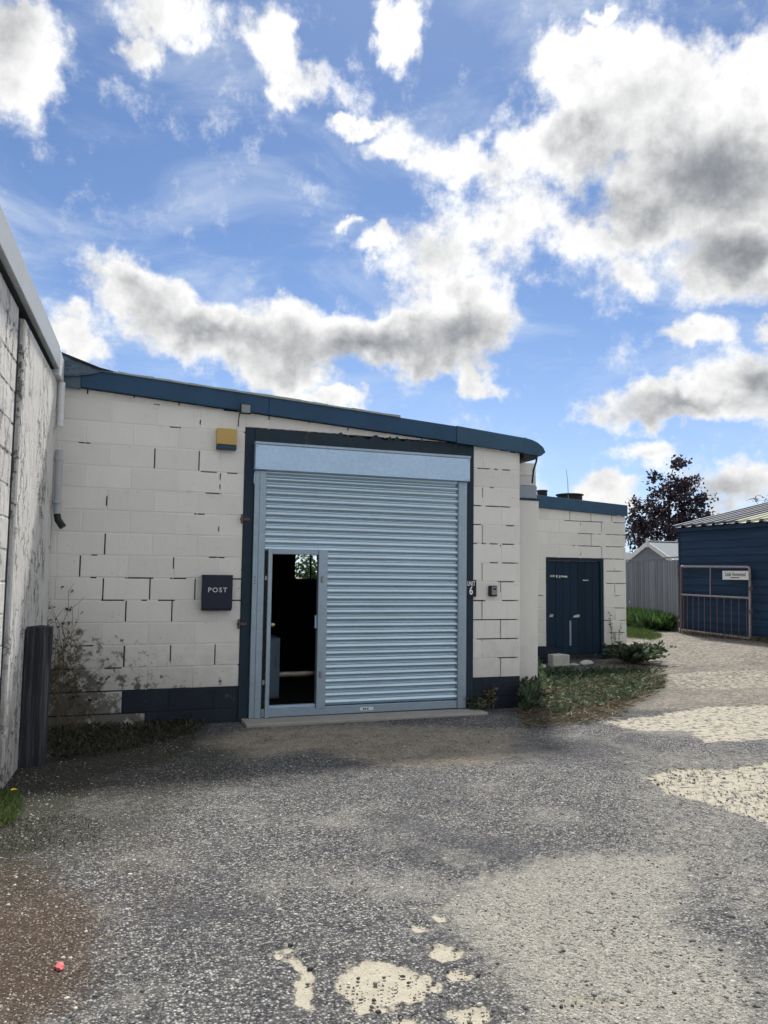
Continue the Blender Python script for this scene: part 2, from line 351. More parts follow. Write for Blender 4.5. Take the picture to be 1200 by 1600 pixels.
# ------------------------------------------------------------------ mesh helpers
def obj(name, me, mat=None, parent=None, loc=None):
    o = bpy.data.objects.new(name, me); C.objects.link(o)
    if mat is not None and me is not None and not me.materials: me.materials.append(M[mat] if isinstance(mat, str) else mat)
    if parent is not None: o.parent = parent
    if loc is not None: o.location = loc
    return o
def thing(name, label, cat, loc=(0, 0, 0), rz=0, group=None):
    o = bpy.data.objects.new(name, None); C.objects.link(o)
    o.empty_display_size = .1; o.location = loc; o.rotation_euler = (0, 0, rz)
    return tag(o, label, cat, group)
def tag(o, label=None, cat=None, group=None, kind=None):
    if label: o['label'] = label
    if cat: o['category'] = cat
    if group: o['group'] = group
    if kind: o['kind'] = kind
    return o
class MB:
    def __init__(s): s.v = []; s.f = []
    def box(s, x0, x1, y0, y1, z0, z1):
        b = len(s.v)
        s.v += [(x, y, z) for z in (z0, z1) for y in (y0, y1) for x in (x0, x1)]
        s.f += [tuple(b+i for i in q) for q in ((0, 2, 3, 1), (4, 5, 7, 6), (0, 1, 5, 4), (2, 6, 7, 3), (0, 4, 6, 2), (1, 3, 7, 5))]
        return s
    def bbox(s, x0, x1, y0, y1, z0, z1, c=.004):
        """box with chamfered edges"""
        return s.poly_block([(x0, z0), (x1, z0), (x1, z1), (x0, z1)], y0, y1, c, True)
    def prism(s, poly, y0, y1):
        n = len(poly); b = len(s.v)
        s.v += [(x, y0, z) for x, z in poly] + [(x, y1, z) for x, z in poly]
        s.f.append(tuple(b+i for i in range(n))); s.f.append(tuple(b+n+i for i in reversed(range(n))))
        for i in range(n): j = (i+1) % n; s.f.append((b+i, b+n+i, b+n+j, b+j))
        return s
    def poly_block(s, poly, y0, y1, c=.004, back=False, jit=0.):
        """convex polygon (x, z) counter-clockwise seen from -y, front edge chamfered"""
        n = len(poly); ins = []
        for i in range(n):
            p0, p1, p2 = Vector(poly[i-1]), Vector(poly[i]), Vector(poly[(i+1) % n])
            a = (p1-p0).normalized(); d = (p2-p1).normalized()
            na = Vector((-a.y, a.x)); nb = Vector((-d.y, d.x))
            k = na+nb; q = max(k.dot(na), .3)
            ins.append(p1 + k*(c/q))
        rings = [[(p[0], y0 + random.uniform(-jit, jit), p[1]) for p in ins], [(p[0], y0+c, p[1]) for p in poly]]
        rings += [[(p[0], y1-c, p[1]) for p in poly], [(p[0], y1, p[1]) for p in ins]] if back else [[(p[0], y1, p[1]) for p in poly]]
        b = len(s.v)
        for r in rings: s.v += r
        m = len(rings)
        s.f.append(tuple(b+i for i in range(n))); s.f.append(tuple(b+(m-1)*n+i for i in reversed(range(n))))
        for k in range(m-1):
            for i in range(n):
                j = (i+1) % n; s.f.append((b+k*n+i, b+(k+1)*n+i, b+(k+1)*n+j, b+k*n+j))
        return s
    def tube(s, pts, r, n=8, r1=None):
        pts = [Vector(p) for p in pts]; b = len(s.v); m = len(pts)
        for i, p in enumerate(pts):
            d = (pts[min(i+1, m-1)] - pts[max(i-1, 0)]).normalized()
            u = d.orthogonal().normalized() if i == 0 else (u - d*u.dot(d)).normalized()
            w = d.cross(u); rr = r if r1 is None else r + (r1-r)*i/(m-1)
            s.v += [tuple(p + u*math.cos(2*math.pi*k/n)*rr + w*math.sin(2*math.pi*k/n)*rr) for k in range(n)]
        for i in range(m-1):
            for k in range(n):
                k2 = (k+1) % n; s.f.append((b+i*n+k, b+i*n+k2, b+(i+1)*n+k2, b+(i+1)*n+k))
        s.f.append(tuple(b+k for k in reversed(range(n)))); s.f.append(tuple(b+(m-1)*n+k for k in range(n)))
        return s
    def lathe(s, prof, n=20, cx=0, cy=0):
        b = len(s.v); m = len(prof)
        for r, z in prof:
            s.v += [(cx+r*math.cos(2*math.pi*k/n), cy+r*math.sin(2*math.pi*k/n), z) for k in range(n)]
        for i in range(m-1):
            for k in range(n):
                k2 = (k+1) % n; s.f.append((b+i*n+k, b+i*n+k2, b+(i+1)*n+k2, b+(i+1)*n+k))
        s.f.append(tuple(b+k for k in reversed(range(n)))); s.f.append(tuple(b+(m-1)*n+k for k in range(n)))
        return s
    def mesh(s, name='mesh', smooth=False):
        me = bpy.data.meshes.new(name); me.from_pydata(s.v, [], s.f); me.update()
        if smooth:
            me.polygons.foreach_set('use_smooth', [True]*len(me.polygons))
            me.set_sharp_from_angle(angle=R(40))
        return me
    def build(s, name, mat, parent=None, smooth=False, loc=None): return obj(name, s.mesh(name, smooth), mat, parent, loc)
def bevel(o, w=.004, seg=2):
    m = o.modifiers.new('bevel', 'BEVEL'); m.width = w; m.segments = seg; m.limit_method = 'ANGLE'; return o
def text_mesh(txt, size, sx=1., bold=0., spacing=1., extr=.0008):
    cu = bpy.data.curves.new('txt', 'FONT'); cu.body = txt; cu.size = size; cu.align_x = 'CENTER'; cu.align_y = 'CENTER'
    cu.extrude = extr; cu.offset = bold; cu.space_character = spacing; cu.resolution_u = 4
    t = bpy.data.objects.new('txt', cu); C.objects.link(t); bpy.context.view_layer.update()
    me = bpy.data.meshes.new_from_object(t.evaluated_get(bpy.context.evaluated_depsgraph_get()))
    bpy.data.objects.remove(t); bpy.data.curves.remove(cu)
    # lay upright, facing -y
    me.transform(Matrix.Rotation(R(90), 4, 'X') @ Matrix.Diagonal((sx, 1, 1, 1))); me.materials.clear()
    return me

def lattice(seed):
    return np.random.default_rng(seed).random((256, 256))
def vnoise(x, y, seed):
    L = lattice(seed); xi = np.floor(x).astype(int); yi = np.floor(y).astype(int); fx = x-xi; fy = y-yi
    fx = fx*fx*(3-2*fx); fy = fy*fy*(3-2*fy)
    a = L[xi % 256, yi % 256]; b = L[(xi+1) % 256, yi % 256]; c = L[xi % 256, (yi+1) % 256]; d = L[(xi+1) % 256, (yi+1) % 256]
    return (a*(1-fx)+b*fx)*(1-fy) + (c*(1-fx)+d*fx)*fy
def fbm(x, y, seed, oct=4):
    t = 0; a = .5; s = 0
    for k in range(oct): t = t + a*vnoise(x*2**k+37*k, y*2**k+11*k, seed+k); s += a; a *= .55
    return t/s
def sstep(v, a, b):
    t = np.clip((v-a)/(b-a), 0, 1); return t*t*(3-2*t)
def ground_z(x, y):
    x = np.asarray(x, float); y = np.asarray(y, float)
    near = np.exp(-((x-2)**2+(y-6)**2)/400)
    base = .26*sstep(x, 6.5, 13.0)
    flat = sstep(np.maximum(np.abs(x-2.1)-2.7, 7.9-y), 0, .6)     # floor and door sill stay level
    flat = np.where(y > 7.9, flat, 1)
    return base + near*(.035*(fbm(x*.8+50, y*.8+50, 3, 3)-.5) + .012*(fbm(x*5+50, y*5+50, 5, 3)-.5))*flat - .004
def gz(x, y): return float(ground_z(np.array([x]), np.array([y]))[0])
def gpt(px, py):
    z = 0.
    for _ in range(8): p = on_z(px, py, z); z = gz(p.x, p.y)
    return on_z(px, py, z)

# ------------------------------------------------------------------ ground
def build_ground():
    def axis(a, b, step, lo, hi):
        mid = np.arange(a, b, step); out = []
        v = a; s = step
        while v > lo: s *= 1.35; v -= s; out.append(v)
        o2 = []; v = mid[-1]; s = step
        while v < hi: s *= 1.35; v += s; o2.append(v)
        return np.concatenate([np.array(out[::-1]), mid, np.array(o2)])
    xs = axis(-1.0, 9.6, .024, -900, 900); ys = axis(1.9, 12.4, .024, -900, 1200)
    X, Y = np.meshgrid(xs, ys); nx, ny = len(xs), len(ys)
    Z = ground_z(X, Y)
    wx = X + .22*(fbm(X*3+90, Y*3+20, 21, 4)-.5) + .07*(fbm(X*14+9, Y*14+2, 27, 3)-.5)
    wy = Y + .22*(fbm(X*3+10, Y*3+70, 24, 4)-.5) + .07*(fbm(X*14+5, Y*14+8, 29, 3)-.5)
    def poly(pts, soft):
        """signed distance to a ground polygon given by the photograph's outline"""
        P = [on_z(a, b, 0.) for a, b in pts]; P = [(p.x, p.y) for p in P]
        d = np.full(X.shape, 1e9); ins = np.zeros(X.shape, bool)
        for i in range(len(P)):
            (ax, ay), (bx, by) = P[i-1], P[i]
            ex, ey = bx-ax, by-ay
            t = np.clip(((wx-ax)*ex+(wy-ay)*ey)/(ex*ex+ey*ey+1e-9), 0, 1)
            d = np.minimum(d, np.hypot(wx-ax-t*ex, wy-ay-t*ey))
            cond = ((ay > wy) != (by > wy)) & (wx < (bx-ax)*(wy-ay)/((by-ay) if by != ay else 1e-9)+ax)
            ins ^= cond
        return sstep(np.where(ins, d, -d), -soft, soft)
    def el(cx, cy, rx, ry):
        return [(cx+rx*math.cos(t), cy+ry*math.sin(t)) for t in np.linspace(0, 2*math.pi, 13)[:-1]]
    patch = np.zeros(X.shape)
    for pts in ([(518, 1518), (560, 1500), (640, 1506), (700, 1538), (716, 1556), (640, 1568), (545, 1577), (522, 1552)],
                [(447, 1456), (462, 1480), (490, 1535), (484, 1570), (455, 1570), (452, 1520)],
                el(655, 1446, 14, 9), el(698, 1482, 26, 13), el(724, 1521, 24, 10), el(612, 1592, 22, 9), el(722, 1594, 36, 12), el(690, 1432, 14, 4)):
        patch = np.maximum(patch, .92*poly(pts, .05))
    for pts, k in (([(990, 1212), (1050, 1196), (1140, 1198), (1230, 1180), (1230, 1300), (1110, 1258), (1040, 1242)], .62),
                ([(925, 1128), (1000, 1118), (1100, 1103), (1230, 1104), (1230, 1150), (1100, 1162), (1070, 1140), (1000, 1140)], .6),
                (el(905, 1566, 78, 24), .5), ([(980, 1000), (1080, 1004), (1230, 1015), (1230, 1040), (1150, 1052), (1020, 1045), (980, 1030)], .42),
                ([(1010, 1058), (1130, 1056), (1230, 1062), (1230, 1082), (1080, 1080)], .5)):
        patch = np.maximum(patch, k*poly(pts, .09))
    sand = np.zeros(X.shape)
    for pts, k in (([(300, 1160), (390, 1138), (560, 1128), (820, 1140), (800, 1188), (640, 1202), (590, 1197), (500, 1172), (390, 1186)], .8),
                ) : sand = np.maximum(sand, k*poly(pts, .3))
    worn = np.zeros(X.shape)
    for pts, k in (([(680, 1425), (760, 1365), (900, 1325), (1090, 1335), (1060, 1440), (1120, 1500), (1230, 1540), (1230, 1640), (830, 1640), (755, 1500)], .95), ([(1130, 1380), (1230, 1370), (1230, 1450), (1150, 1440)], .7), (el(715, 1340, 40, 18), .7),
                ([(960, 1170), (1230, 1170), (1230, 1480), (1100, 1420), (980, 1330)], .5)):
        worn = np.maximum(worn, k*poly(pts, .3))
    sand = np.maximum(sand, .5*poly([(930, 980), (1230, 980), (1230, 1110), (930, 1110)], .16))
    far = sstep(X, 9, 12); sand = np.maximum(sand, .48*far)
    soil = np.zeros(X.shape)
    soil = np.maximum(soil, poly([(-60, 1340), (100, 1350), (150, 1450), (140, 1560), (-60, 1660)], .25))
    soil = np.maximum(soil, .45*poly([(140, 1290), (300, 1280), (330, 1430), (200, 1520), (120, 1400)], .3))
    moss = np.maximum(np.maximum(poly([(-60, 1130), (330, 1128), (300, 1180), (160, 1215), (90, 1330), (-60, 1380)], .22), .62*poly([(-60, 1130), (345, 1132), (420, 1200), (330, 1260), (220, 1320), (100, 1400), (-60, 1440)], .5)), .55*poly([(790, 1060), (1040, 1040), (1040, 1090), (930, 1135), (790, 1130)], .2))  # mossy damp soil; the wide soft zone at left also paints in shade
    Z = Z - .010*sstep(patch, .3, .7) + .004*(rng.random(X.shape)-.5)*(np.abs(X-3) < 7)*(Y < 13)
    verts = np.stack([X, Y, Z], -1).reshape(-1, 3)
    i = np.arange(nx*ny).reshape(ny, nx)
    q = np.stack([i[:-1, :-1], i[:-1, 1:], i[1:, 1:], i[1:, :-1]], -1).reshape(-1, 4)
    me = bpy.data.meshes.new('ground'); me.vertices.add(len(verts)); me.vertices.foreach_set('co', verts.ravel().astype(np.float32))
    me.loops.add(q.size); me.loops.foreach_set('vertex_index', q.ravel().astype(np.int32))
    me.polygons.add(len(q)); me.polygons.foreach_set('loop_start', np.arange(0, q.size, 4, dtype=np.int32))
    me.update(calc_edges=True); me.polygons.foreach_set('use_smooth', np.ones(len(q), bool))
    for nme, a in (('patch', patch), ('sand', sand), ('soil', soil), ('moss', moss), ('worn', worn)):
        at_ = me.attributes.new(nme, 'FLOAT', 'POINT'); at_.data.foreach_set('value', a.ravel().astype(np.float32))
    m, n = material('ground_surface', .92, 0, .25)
    P = n.P
    A = {k: n.new('ShaderNodeAttribute', attribute_name=k).outputs['Fac'] for k in ('patch', 'sand', 'soil', 'moss', 'worn')}
    P2 = n.vmath('ADD', P, n.vmath('SCALE', n.noise(P, 45, 3, .6, 1), .022))
    cell = n.xyz(n.voro(P2, 78, 'Color'))[0]; dist = n.voro(P2, 78)
    cell2 = n.xyz(n.voro(P2, 150, 'Color'))[1]
    big = n.noise(P, .9, 5, .6); mid = n.noise(P, 4.5, 6, .65); fine = n.noise(P, 90, 4, .7)
    chip = n.math('ADD', n.math('MULTIPLY', n.smooth(cell, .25, 1.0), .65), n.math('MULTIPLY', n.smooth(cell2, .35, 1), .35))
    chip = n.math('MULTIPLY', chip, n.smooth(dist, .25, .60, 1, .25))
    wear = n.math('ADD', .55, n.math('MULTIPLY', n.math('ADD', n.math('MULTIPLY', big, .6), n.math('MULTIPLY', mid, .4)), .95))
    tar = n.mix(n.math('MULTIPLY', chip, wear), (.034, .036, .043), (.60, .59, .575))
    tar = n.mix(n.smooth(mid, .45, .75, 0, .35), tar, (.17, .16, .145))
    tar = n.mix(n.smooth(n.noise(P, .75, 6, .62), .47, .66, 0, .6), tar, (.055, .058, .070))
    tar = n.mix(n.smooth(n.noise(n.vmath('ADD', P, (7, 3, 0)), 1.1, 6, .65), .50, .70, 0, .55), tar, n.mix(cell2, (.20, .195, .18), (.44, .43, .40)))
    sandc = n.mix(n.noise(P, 24, 6, .7), (.26, .225, .175), (.56, .49, .38))
    sandc = n.mix(n.smooth(n.math('MULTIPLY', cell, fine), .33, .5, 0, .8), sandc, (.07, .065, .06)); sandc = n.mix(n.smooth(n.noise(P, 3.2, 6, .7), .42, .66, 0, .6), sandc, (.15, .14, .125)); sandc = n.mix(n.smooth(cell2, .9, .96, 0, .6), sandc, (.6, .57, .5))
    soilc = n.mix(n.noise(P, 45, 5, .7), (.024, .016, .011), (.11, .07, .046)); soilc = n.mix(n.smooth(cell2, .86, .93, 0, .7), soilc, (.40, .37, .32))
    moss_shade_c = n.mix(n.noise(P, 30, 5, .7), (.010, .011, .009), (.055, .055, .035)); moss_shade_c = n.mix(n.smooth(cell2, .90, .95, 0, .6), moss_shade_c, (.30, .30, .30))
    patc = n.mix(n.noise(P, 18, 6, .65), (.30, .28, .225), (.53, .495, .41)); patc = n.mix(n.smooth(n.noise(P, 75, 3, .6), .60, .68, 0, .85), patc, (.10, .09, .075))
    brk = n.math('MULTIPLY', n.math('SUBTRACT', n.noise(P, 16, 7, .72), .5), 1.3)
    def k(a, lo, hi, amt=1.): return n.smooth(n.math('ADD', A[a], n.math('MULTIPLY', brk, amt)), lo, hi)
    wornc = n.mix(n.math('MULTIPLY', cell2, n.noise(P, 30, 5, .7)), (.23, .225, .20), (.70, .68, .60)); wornc = n.mix(n.smooth(n.math('MULTIPLY', cell, fine), .36, .5, 0, .8), wornc, (.05, .05, .052))
    tar = n.mix(n.math('MULTIPLY', k('worn', .25, .85, 1.3), .85), tar, wornc)
    c = n.mix(n.math('MULTIPLY', k('sand', .2, .8, 1.5), .9), tar, sandc)
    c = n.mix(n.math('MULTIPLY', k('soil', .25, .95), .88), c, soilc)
    c = n.mix(n.math('MULTIPLY', k('moss', .2, .9), .93), c, moss_shade_c)
    c = n.mix(k('patch', .38, .66, 1.25), c, patc)
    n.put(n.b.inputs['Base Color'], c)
    h = n.math('SUBTRACT', n.math('MULTIPLY', cell, .5), n.math('MULTIPLY', dist, .9))
    h = n.math('ADD', h, n.math('MULTIPLY', fine, .5)); h = n.math('ADD', h, n.math('MULTIPLY', mid, 1.5))
    h = n.math('MULTIPLY', h, n.math('SUBTRACT', 1.0, n.math('MULTIPLY', k('patch', .42, .6, .6), .75)))
    n.put(n.b.inputs['Normal'], n.bump(h, .85, .012))
    me.materials.append(m)
    return tag(obj('ground', me), kind='structure')
build_ground()

# ------------------------------------------------------------------ block walls
def clip_top(poly, a, b):
    """keep z <= a + b*x"""
    out = []
    for i in range(len(poly)):
        p, q = poly[i-1], poly[i]
        dp = a+b*p[0]-p[1]; dq = a+b*q[0]-q[1]
        if (dp >= 0) != (dq >= 0):
            t = dp/(dp-dq); out.append((p[0]+(q[0]-p[0])*t, p[1]+(q[1]-p[1])*t))
        if dq >= 0: out.append(q)
    return out
JW = .0065
_shared = {}
def block_wall(parent, u0, u1, zlo, zb, k0, k1, offs, mat, opens, mort, top=None, face=0., p_open=.04, zhi=None, low=None, low_mat=None, stretch=.45, low_x=None):
    """blocks as parts; mortar strips go into `mort` (dict material -> MB)"""
    def is_open(u, z, hor):
        if random.random() < p_open: return True
        for (a0, b0, a1, b1) in opens:
            h = abs(a1-a0) > abs(b1-b0)
            if h != hor: continue
            if hor:
                if min(a0, a1)-.02 < u < max(a0, a1)+.02 and abs(z-(b0+b1)/2) < .05: return True
            elif min(b0, b1)-.02 < z < max(b0, b1)+.02 and abs(u-(a0+a1)/2) < .06: return True
        return False
    mm = mort
    def strip(m, x0, x1, z0, z1):
        if top and max(z0, z1) > top[0]+top[1]*max(x0, x1): return
        d = random.uniform(.0015, .0045); mm.setdefault(m, MB()).box(x0, x1, face+d, face+.06, z0, z1)
    for k in range(k0, k1):
        z0 = zb+.225*k; z1 = z0+.225
        a, b = max(z0, zlo), z1 if zhi is None else min(z1, zhi)
        if b-a < .02: continue
        cm = low_mat if (low is not None and k < low) else mat
        js = [u0]; u = offs[k % 2]
        while u > u0: u -= stretch
        while u < u1-.03:
            if u > u0+.03: js.append(u)
            u += stretch
        js.append(u1)
        for j in range(len(js)-1):
            x0 = js[j]+(JW if j else 0); x1 = js[j+1]-(JW if j < len(js)-2 else 0)
            if low_x is not None and k < low: cm = mat if x1 < low_x else low_mat
            poly = [(x0, a+JW), (x1, a+JW), (x1, b-JW), (x0, b-JW)]
            cut = clip_top(poly, *top) if top else poly
            if len(cut) < 3: continue
            area = abs(sum(cut[i-1][0]*cut[i][1]-cut[i][0]*cut[i-1][1] for i in range(len(cut))))/2
            if area < .002: continue
            proud = face+random.uniform(-.0015, .0015)
            if cut == poly:
                key = (round(x1-x0, 3), round(b-a, 3), cm, random.randrange(3))
                if key not in _shared:
                    w, h = x1-x0, b-a-2*JW
                    me = MB().poly_block([(0, 0), (w, 0), (w, h), (0, h)], 0, .09, random.uniform(.003, .0055), jit=.001).mesh('block'); me.materials.append(M[cm]); _shared[key] = me
                obj('block', _shared[key], None, parent, (x0, proud, a+JW))
            else:
                cx, cz = cut[0]
                me = MB().poly_block([(p[0]-cx, p[1]-cz) for p in cut], 0, .09, .004).mesh('block'); me.materials.append(M[cm])
                obj('block', me, None, parent, (cx, proud, cz))
            if j:       # perpend to the left
                z = a
                while z < b-.01:
                    e = min(z+.05, b)
                    if not is_open(js[j], (z+e)/2, False): strip(cm, js[j]-JW, js[j]+JW, z, e)
                    z = e
        x = u0
        while x < u1-.005:
            e = min(x+.055, u1)
            if not is_open((x+e)/2, b, True): strip(cm, x, e, b-JW, b+JW)
            x = e
def px_open(lst, plane_y, sc, ox, oy):
    out = []
    for (a, b, c, d) in lst:
        p = on_y(a*sc+ox, b*sc+oy, plane_y); q = on_y(c*sc+ox, d*sc+oy, plane_y)
        out.append((p.x, p.z, q.x, q.z))
    return out

# ------------------------------------------------------------------ the workshop
WY = 8.30
wb = thing('workshop_building', 'low cream painted blockwork workshop with navy sloping fascia around the shutter', 'building')
T3 = 1/3
opens = px_open([(729, 480, 729, 570), (945, 490, 945, 580), (945, 595, 995, 595), (1035, 600, 1035, 625), (1075, 602, 1115, 602), (965, 693, 1025, 693), (915, 795, 940, 795),
    (505, 708, 505, 752), (500, 890, 500, 975), (985, 1000, 1035, 1000), (740, 276, 750, 276), (800, 380, 840, 382)], WY, T3, 0, 540)
opens += px_open([(390, 60, 395, 155), (833, 70, 833, 118), (815, 160, 855, 163), (490, 165, 490, 260), (705, 170, 705, 265), (918, 165, 918, 262), (445, 270, 445, 365), (750, 267, 820, 267),
    (810, 270, 810, 365), (580, 270, 580, 365), (545, 375, 545, 470), (338, 385, 338, 465), (795, 485, 795, 545), (1005, 480, 1005, 560), (575, 482, 575, 575), (430, 480, 430, 570), (527, 580, 527, 680),
    (490, 265, 580, 265), (400, 477, 440, 477), (500, 580, 560, 578), (1090, 165, 1130, 165), (1090, 268, 1120, 268), (250, 580, 350, 580), (330, 590, 330, 660), (600, 160, 700, 165)], WY, T3, 0, 850)
opens += px_open([(195, 293, 250, 293), (338, 298, 378, 298), (265, 412, 290, 412), (218, 412, 218, 455), (185, 525, 205, 525), (250, 533, 375, 533), (180, 638, 190, 638), (218, 640, 218, 760), (365, 648, 400, 648),
    (210, 757, 230, 757), (350, 765, 400, 765), (285, 881, 300, 881), (340, 882, 420, 882)], WY, .25, 700, 660)
opens += px_open([(180, 65, 183, 155), (235, 68, 250, 68), (280, 68, 350, 70), (258, 165, 275, 165), (273, 165, 273, 215), (300, 166, 335, 167), (140, 262, 195, 262), (290, 264, 355, 264), (182, 265, 182, 345),
    (145, 360, 360, 362), (272, 365, 272, 460), (150, 460, 365, 463), (277, 560, 277, 655), (277, 560, 360, 560)], WY, .3, 700, 860)
ROOF = (3.367, -.0655)              # underside line of the fascia: z = a + b*x
ZB = .36
mort = {}
XL, X1, X2, X3 = -.52, 1.365, 4.09, 4.715
block_wall(wb, XL, X1, -.1, ZB, -2, 14, (-.012, -.237), 'cream_paint', opens, mort, ROOF, WY, .015, low=0, low_mat='plinth_black', low_x=.45)
block_wall(wb, X2, X3, -.1, ZB, -2, 13, (4.455, 4.21), 'cream_paint', opens, mort, ROOF, WY, .03, low=0, low_mat='plinth_black', stretch=.47)
block_wall(wb, X1, X2, 3.115, ZB, 12, 14, (1.62, 1.85), 'cream_paint', opens, mort, ROOF, WY, .02, low=0, low_mat='plinth_black')
for mname, mb in mort.items(): tag(mb.build('mortar', mname, wb), kind='stuff')
def roofz(x, up=0.): return ROOF[0]+ROOF[1]*x+up
core = MB()
core.prism([(XL, -.1), (1.47, -.1), (1.47, roofz(1.47)), (XL, roofz(XL))], WY+.06, WY+.24)
core.prism([(3.99, -.1), (X3, -.1), (X3, roofz(X3)), (3.99, roofz(3.99))], WY+.06, WY+.24)
core.prism([(1.47, 2.95), (3.99, 2.95), (3.99, roofz(3.99)), (1.47, roofz(1.47))], WY+.06, WY+.24)
core.build('wall_core', 'dark_core', wb)
# dark painted surround of the doorway, the lintel ragged with moss
MB().poly_block([(1.365, -.05), (1.472, -.05), (1.472, 3.112), (1.365, 3.112)], WY-.012, WY+.2, .005).build('door_jamb', 'surround_navy', wb)
MB().poly_block([(3.988, -.05), (4.09, -.05), (4.09, 3.095), (3.988, 3.095)], WY-.012, WY+.2, .005).build('door_jamb', 'surround_navy', wb)
lt = []
N = 60
for i in range(N+1):
    x = 1.474+(3.986-1.474)*i/N
    lt.append((x, min(3.112+.022*(random.random()-.5)*(1+2*(.3 < i/N < .75)), roofz(x, -.004))))
mb = MB()
for i in range(N): mb.prism([(lt[i][0], 2.90), (lt[i+1][0], 2.90), lt[i+1], lt[i]], WY-.010, WY+.2)
mb.build('lintel', 'mossy_lintel', wb)
# fascia boards, verge strip, roof
FT = .205
def fascia(x0, x1, y0, y1, lo, hi0, hi1, name, mat):
    MB().poly_block([(x0, roofz(x0)+lo), (x1, roofz(x1)+lo), (x1, roofz(x1)+hi1), (x0, roofz(x0)+hi0)], y0, y1, .004, True).build(name, mat, wb)
fascia(-.30, 1.60, WY-.075, WY-.03, 0, .195, .190, 'fascia_board', 'fascia_navy')
fascia(1.603, 3.83, WY-.075, WY-.03, 0, .190, .190, 'fascia_board', 'fascia_navy')
fascia(3.834, 4.735, WY-.082, WY-.03, -.008, .195, .175, 'fascia_board', 'fascia_slate')
fascia(-.515, -.303, WY-.07, WY-.03, -.02, .20, .195, 'fascia_board', 'torn_flashing')
# torn flashing at the corner: crumpled sheet
mb = MB(); gx, gzn = 12, 8
for j in range(gzn+1):
    for i in range(gx+1):
        u = i/gx; x = -.515+.40*u
        top_ = roofz(x, .195)+.10*(1-u)**1.3; bot = roofz(x, .08+.10*u**2)
        mb.v.append((x, WY-.082-.03*random.random()*(1-u)-.01, bot+(top_-bot)*j/gzn))
for j in range(gzn):
    for i in range(gx): a = j*(gx+1)+i; mb.f.append((a, a+1, a+gx+2, a+gx+1))
o = mb.build('flashing', 'torn_flashing', wb); o.modifiers.new('solid', 'SOLIDIFY').thickness = .006
MB().poly_block([(-.52, roofz(-.52, .30)), (-.515, roofz(-.515, .285)), (-.13, roofz(-.13, .195)), (.0, roofz(0, .197)), (-.13, roofz(-.13, .215)), (-.50, roofz(-.5, .312))][1:], WY-.12, WY+.3, .002, True).build('lifted_felt', 'black_felt', wb)
mb = MB(); x = -.12
while x < 3.0:
    e = x+random.uniform(.12, .3); t0 = .188; mb.prism([(x, roofz(x, t0)), (e, roofz(e, t0)), (e, roofz(e, .208+random.uniform(-.004, .006))), (x, roofz(x, .208+random.uniform(-.004, .006)))], WY-.09, WY-.02); x = e+.001
mb.build('verge_strip', 'felt_edge', wb)
MB().prism([(XL, roofz(XL, .06)), (4.75, roofz(4.75, .06)), (4.75, roofz(4.75, .17)), (XL, roofz(XL, .185))], WY-.028, 13.3).build('roof', 'felt', wb)
# rounded eave end with its gutter
pe = [(4.737, 3.040), (4.97, 3.025), (5.035, 3.075), (5.0, 3.135), (4.93, 3.185), (4.85, 3.215), (4.737, 3.238)]
MB().prism(pe, WY-.07, WY+2.0).build('eave_end', 'fascia_slate', wb)
mb = MB(); gp = [(4.74, 3.038), (4.745, 2.99), (4.78, 2.968), (4.87, 2.968), (4.915, 2.985), (4.94, 3.026)]
mb.prism(gp, WY-.05, WY+2.0); mb.build('gutter', 'black_plastic', wb)
MB().tube([(4.985, WY+.05, 3.03), (4.98, WY+.06, 2.97), (5.0, WY+.16, 2.88), (5.005, WY+.2, 2.72)], .012, 8).build('downpipe', 'black_plastic', wb, True)
# set-back end pier under the eave, capped with lead
pw = .42
MB().poly_block([(4.72, .05), (5.210, .05), (5.235, 2.53), (4.72, 2.53)], WY+pw, WY+2.0, .01).build('end_pier', 'cream_paint_clean', wb)
MB().poly_block([(4.74, 2.55), (5.220, 2.55), (5.220, 2.72), (4.74, 2.72)], WY+pw+.02, WY+1.9, .01).build('lead_flashing', 'lead', wb)
MB().poly_block([(4.72, 2.53), (5.245, 2.53), (5.245, 2.548), (4.72, 2.548)], WY+pw-.02, WY+1.9, .004).build('pier_ledge', 'surround_navy', wb)
MB().poly_block([(4.735, 2.722), (5.210, 2.722), (5.210, 2.85), (4.735, 2.85)], WY+pw+.03, WY+1.9, .006).build('pier_block', 'white_board', wb)
MB().poly_block([(4.735, 2.853), (5.210, 2.853), (5.210, 3.02), (4.735, 3.02)], WY+pw+.034, WY+1.9, .006).build('pier_block', 'cream_paint_clean', wb)
# inside: floor and walls of the dark room
WX0, WX1, WZ0, WZ1 = 3.02, 3.62, 1.42, 2.3
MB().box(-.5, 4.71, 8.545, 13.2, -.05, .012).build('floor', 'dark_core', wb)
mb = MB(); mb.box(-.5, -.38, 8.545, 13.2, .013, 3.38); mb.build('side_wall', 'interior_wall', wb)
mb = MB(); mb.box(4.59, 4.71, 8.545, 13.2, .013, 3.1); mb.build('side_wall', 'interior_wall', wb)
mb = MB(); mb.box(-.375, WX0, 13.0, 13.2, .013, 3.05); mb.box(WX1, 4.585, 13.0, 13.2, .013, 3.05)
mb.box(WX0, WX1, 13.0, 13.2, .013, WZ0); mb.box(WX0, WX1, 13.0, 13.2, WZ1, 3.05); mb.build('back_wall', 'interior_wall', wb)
wf = MB(); wf.box(WX0, WX0+.04, 13.05, 13.1, WZ0, WZ1); wf.box(WX1-.04, WX1, 13.05, 13.1, WZ0, WZ1); wf.box(WX0+.04, WX1-.04, 13.05, 13.1, WZ0, WZ0+.04); wf.box(WX0+.04, WX1-.04, 13.05, 13.1, WZ1-.04, WZ1)
wf.box(WX0+.30, WX0+.325, 13.055, 13.095, WZ0+.04, WZ1-.04); wf.box(WX0+.04, WX1-.04, 13.055, 13.095, 1.98, 2.0)
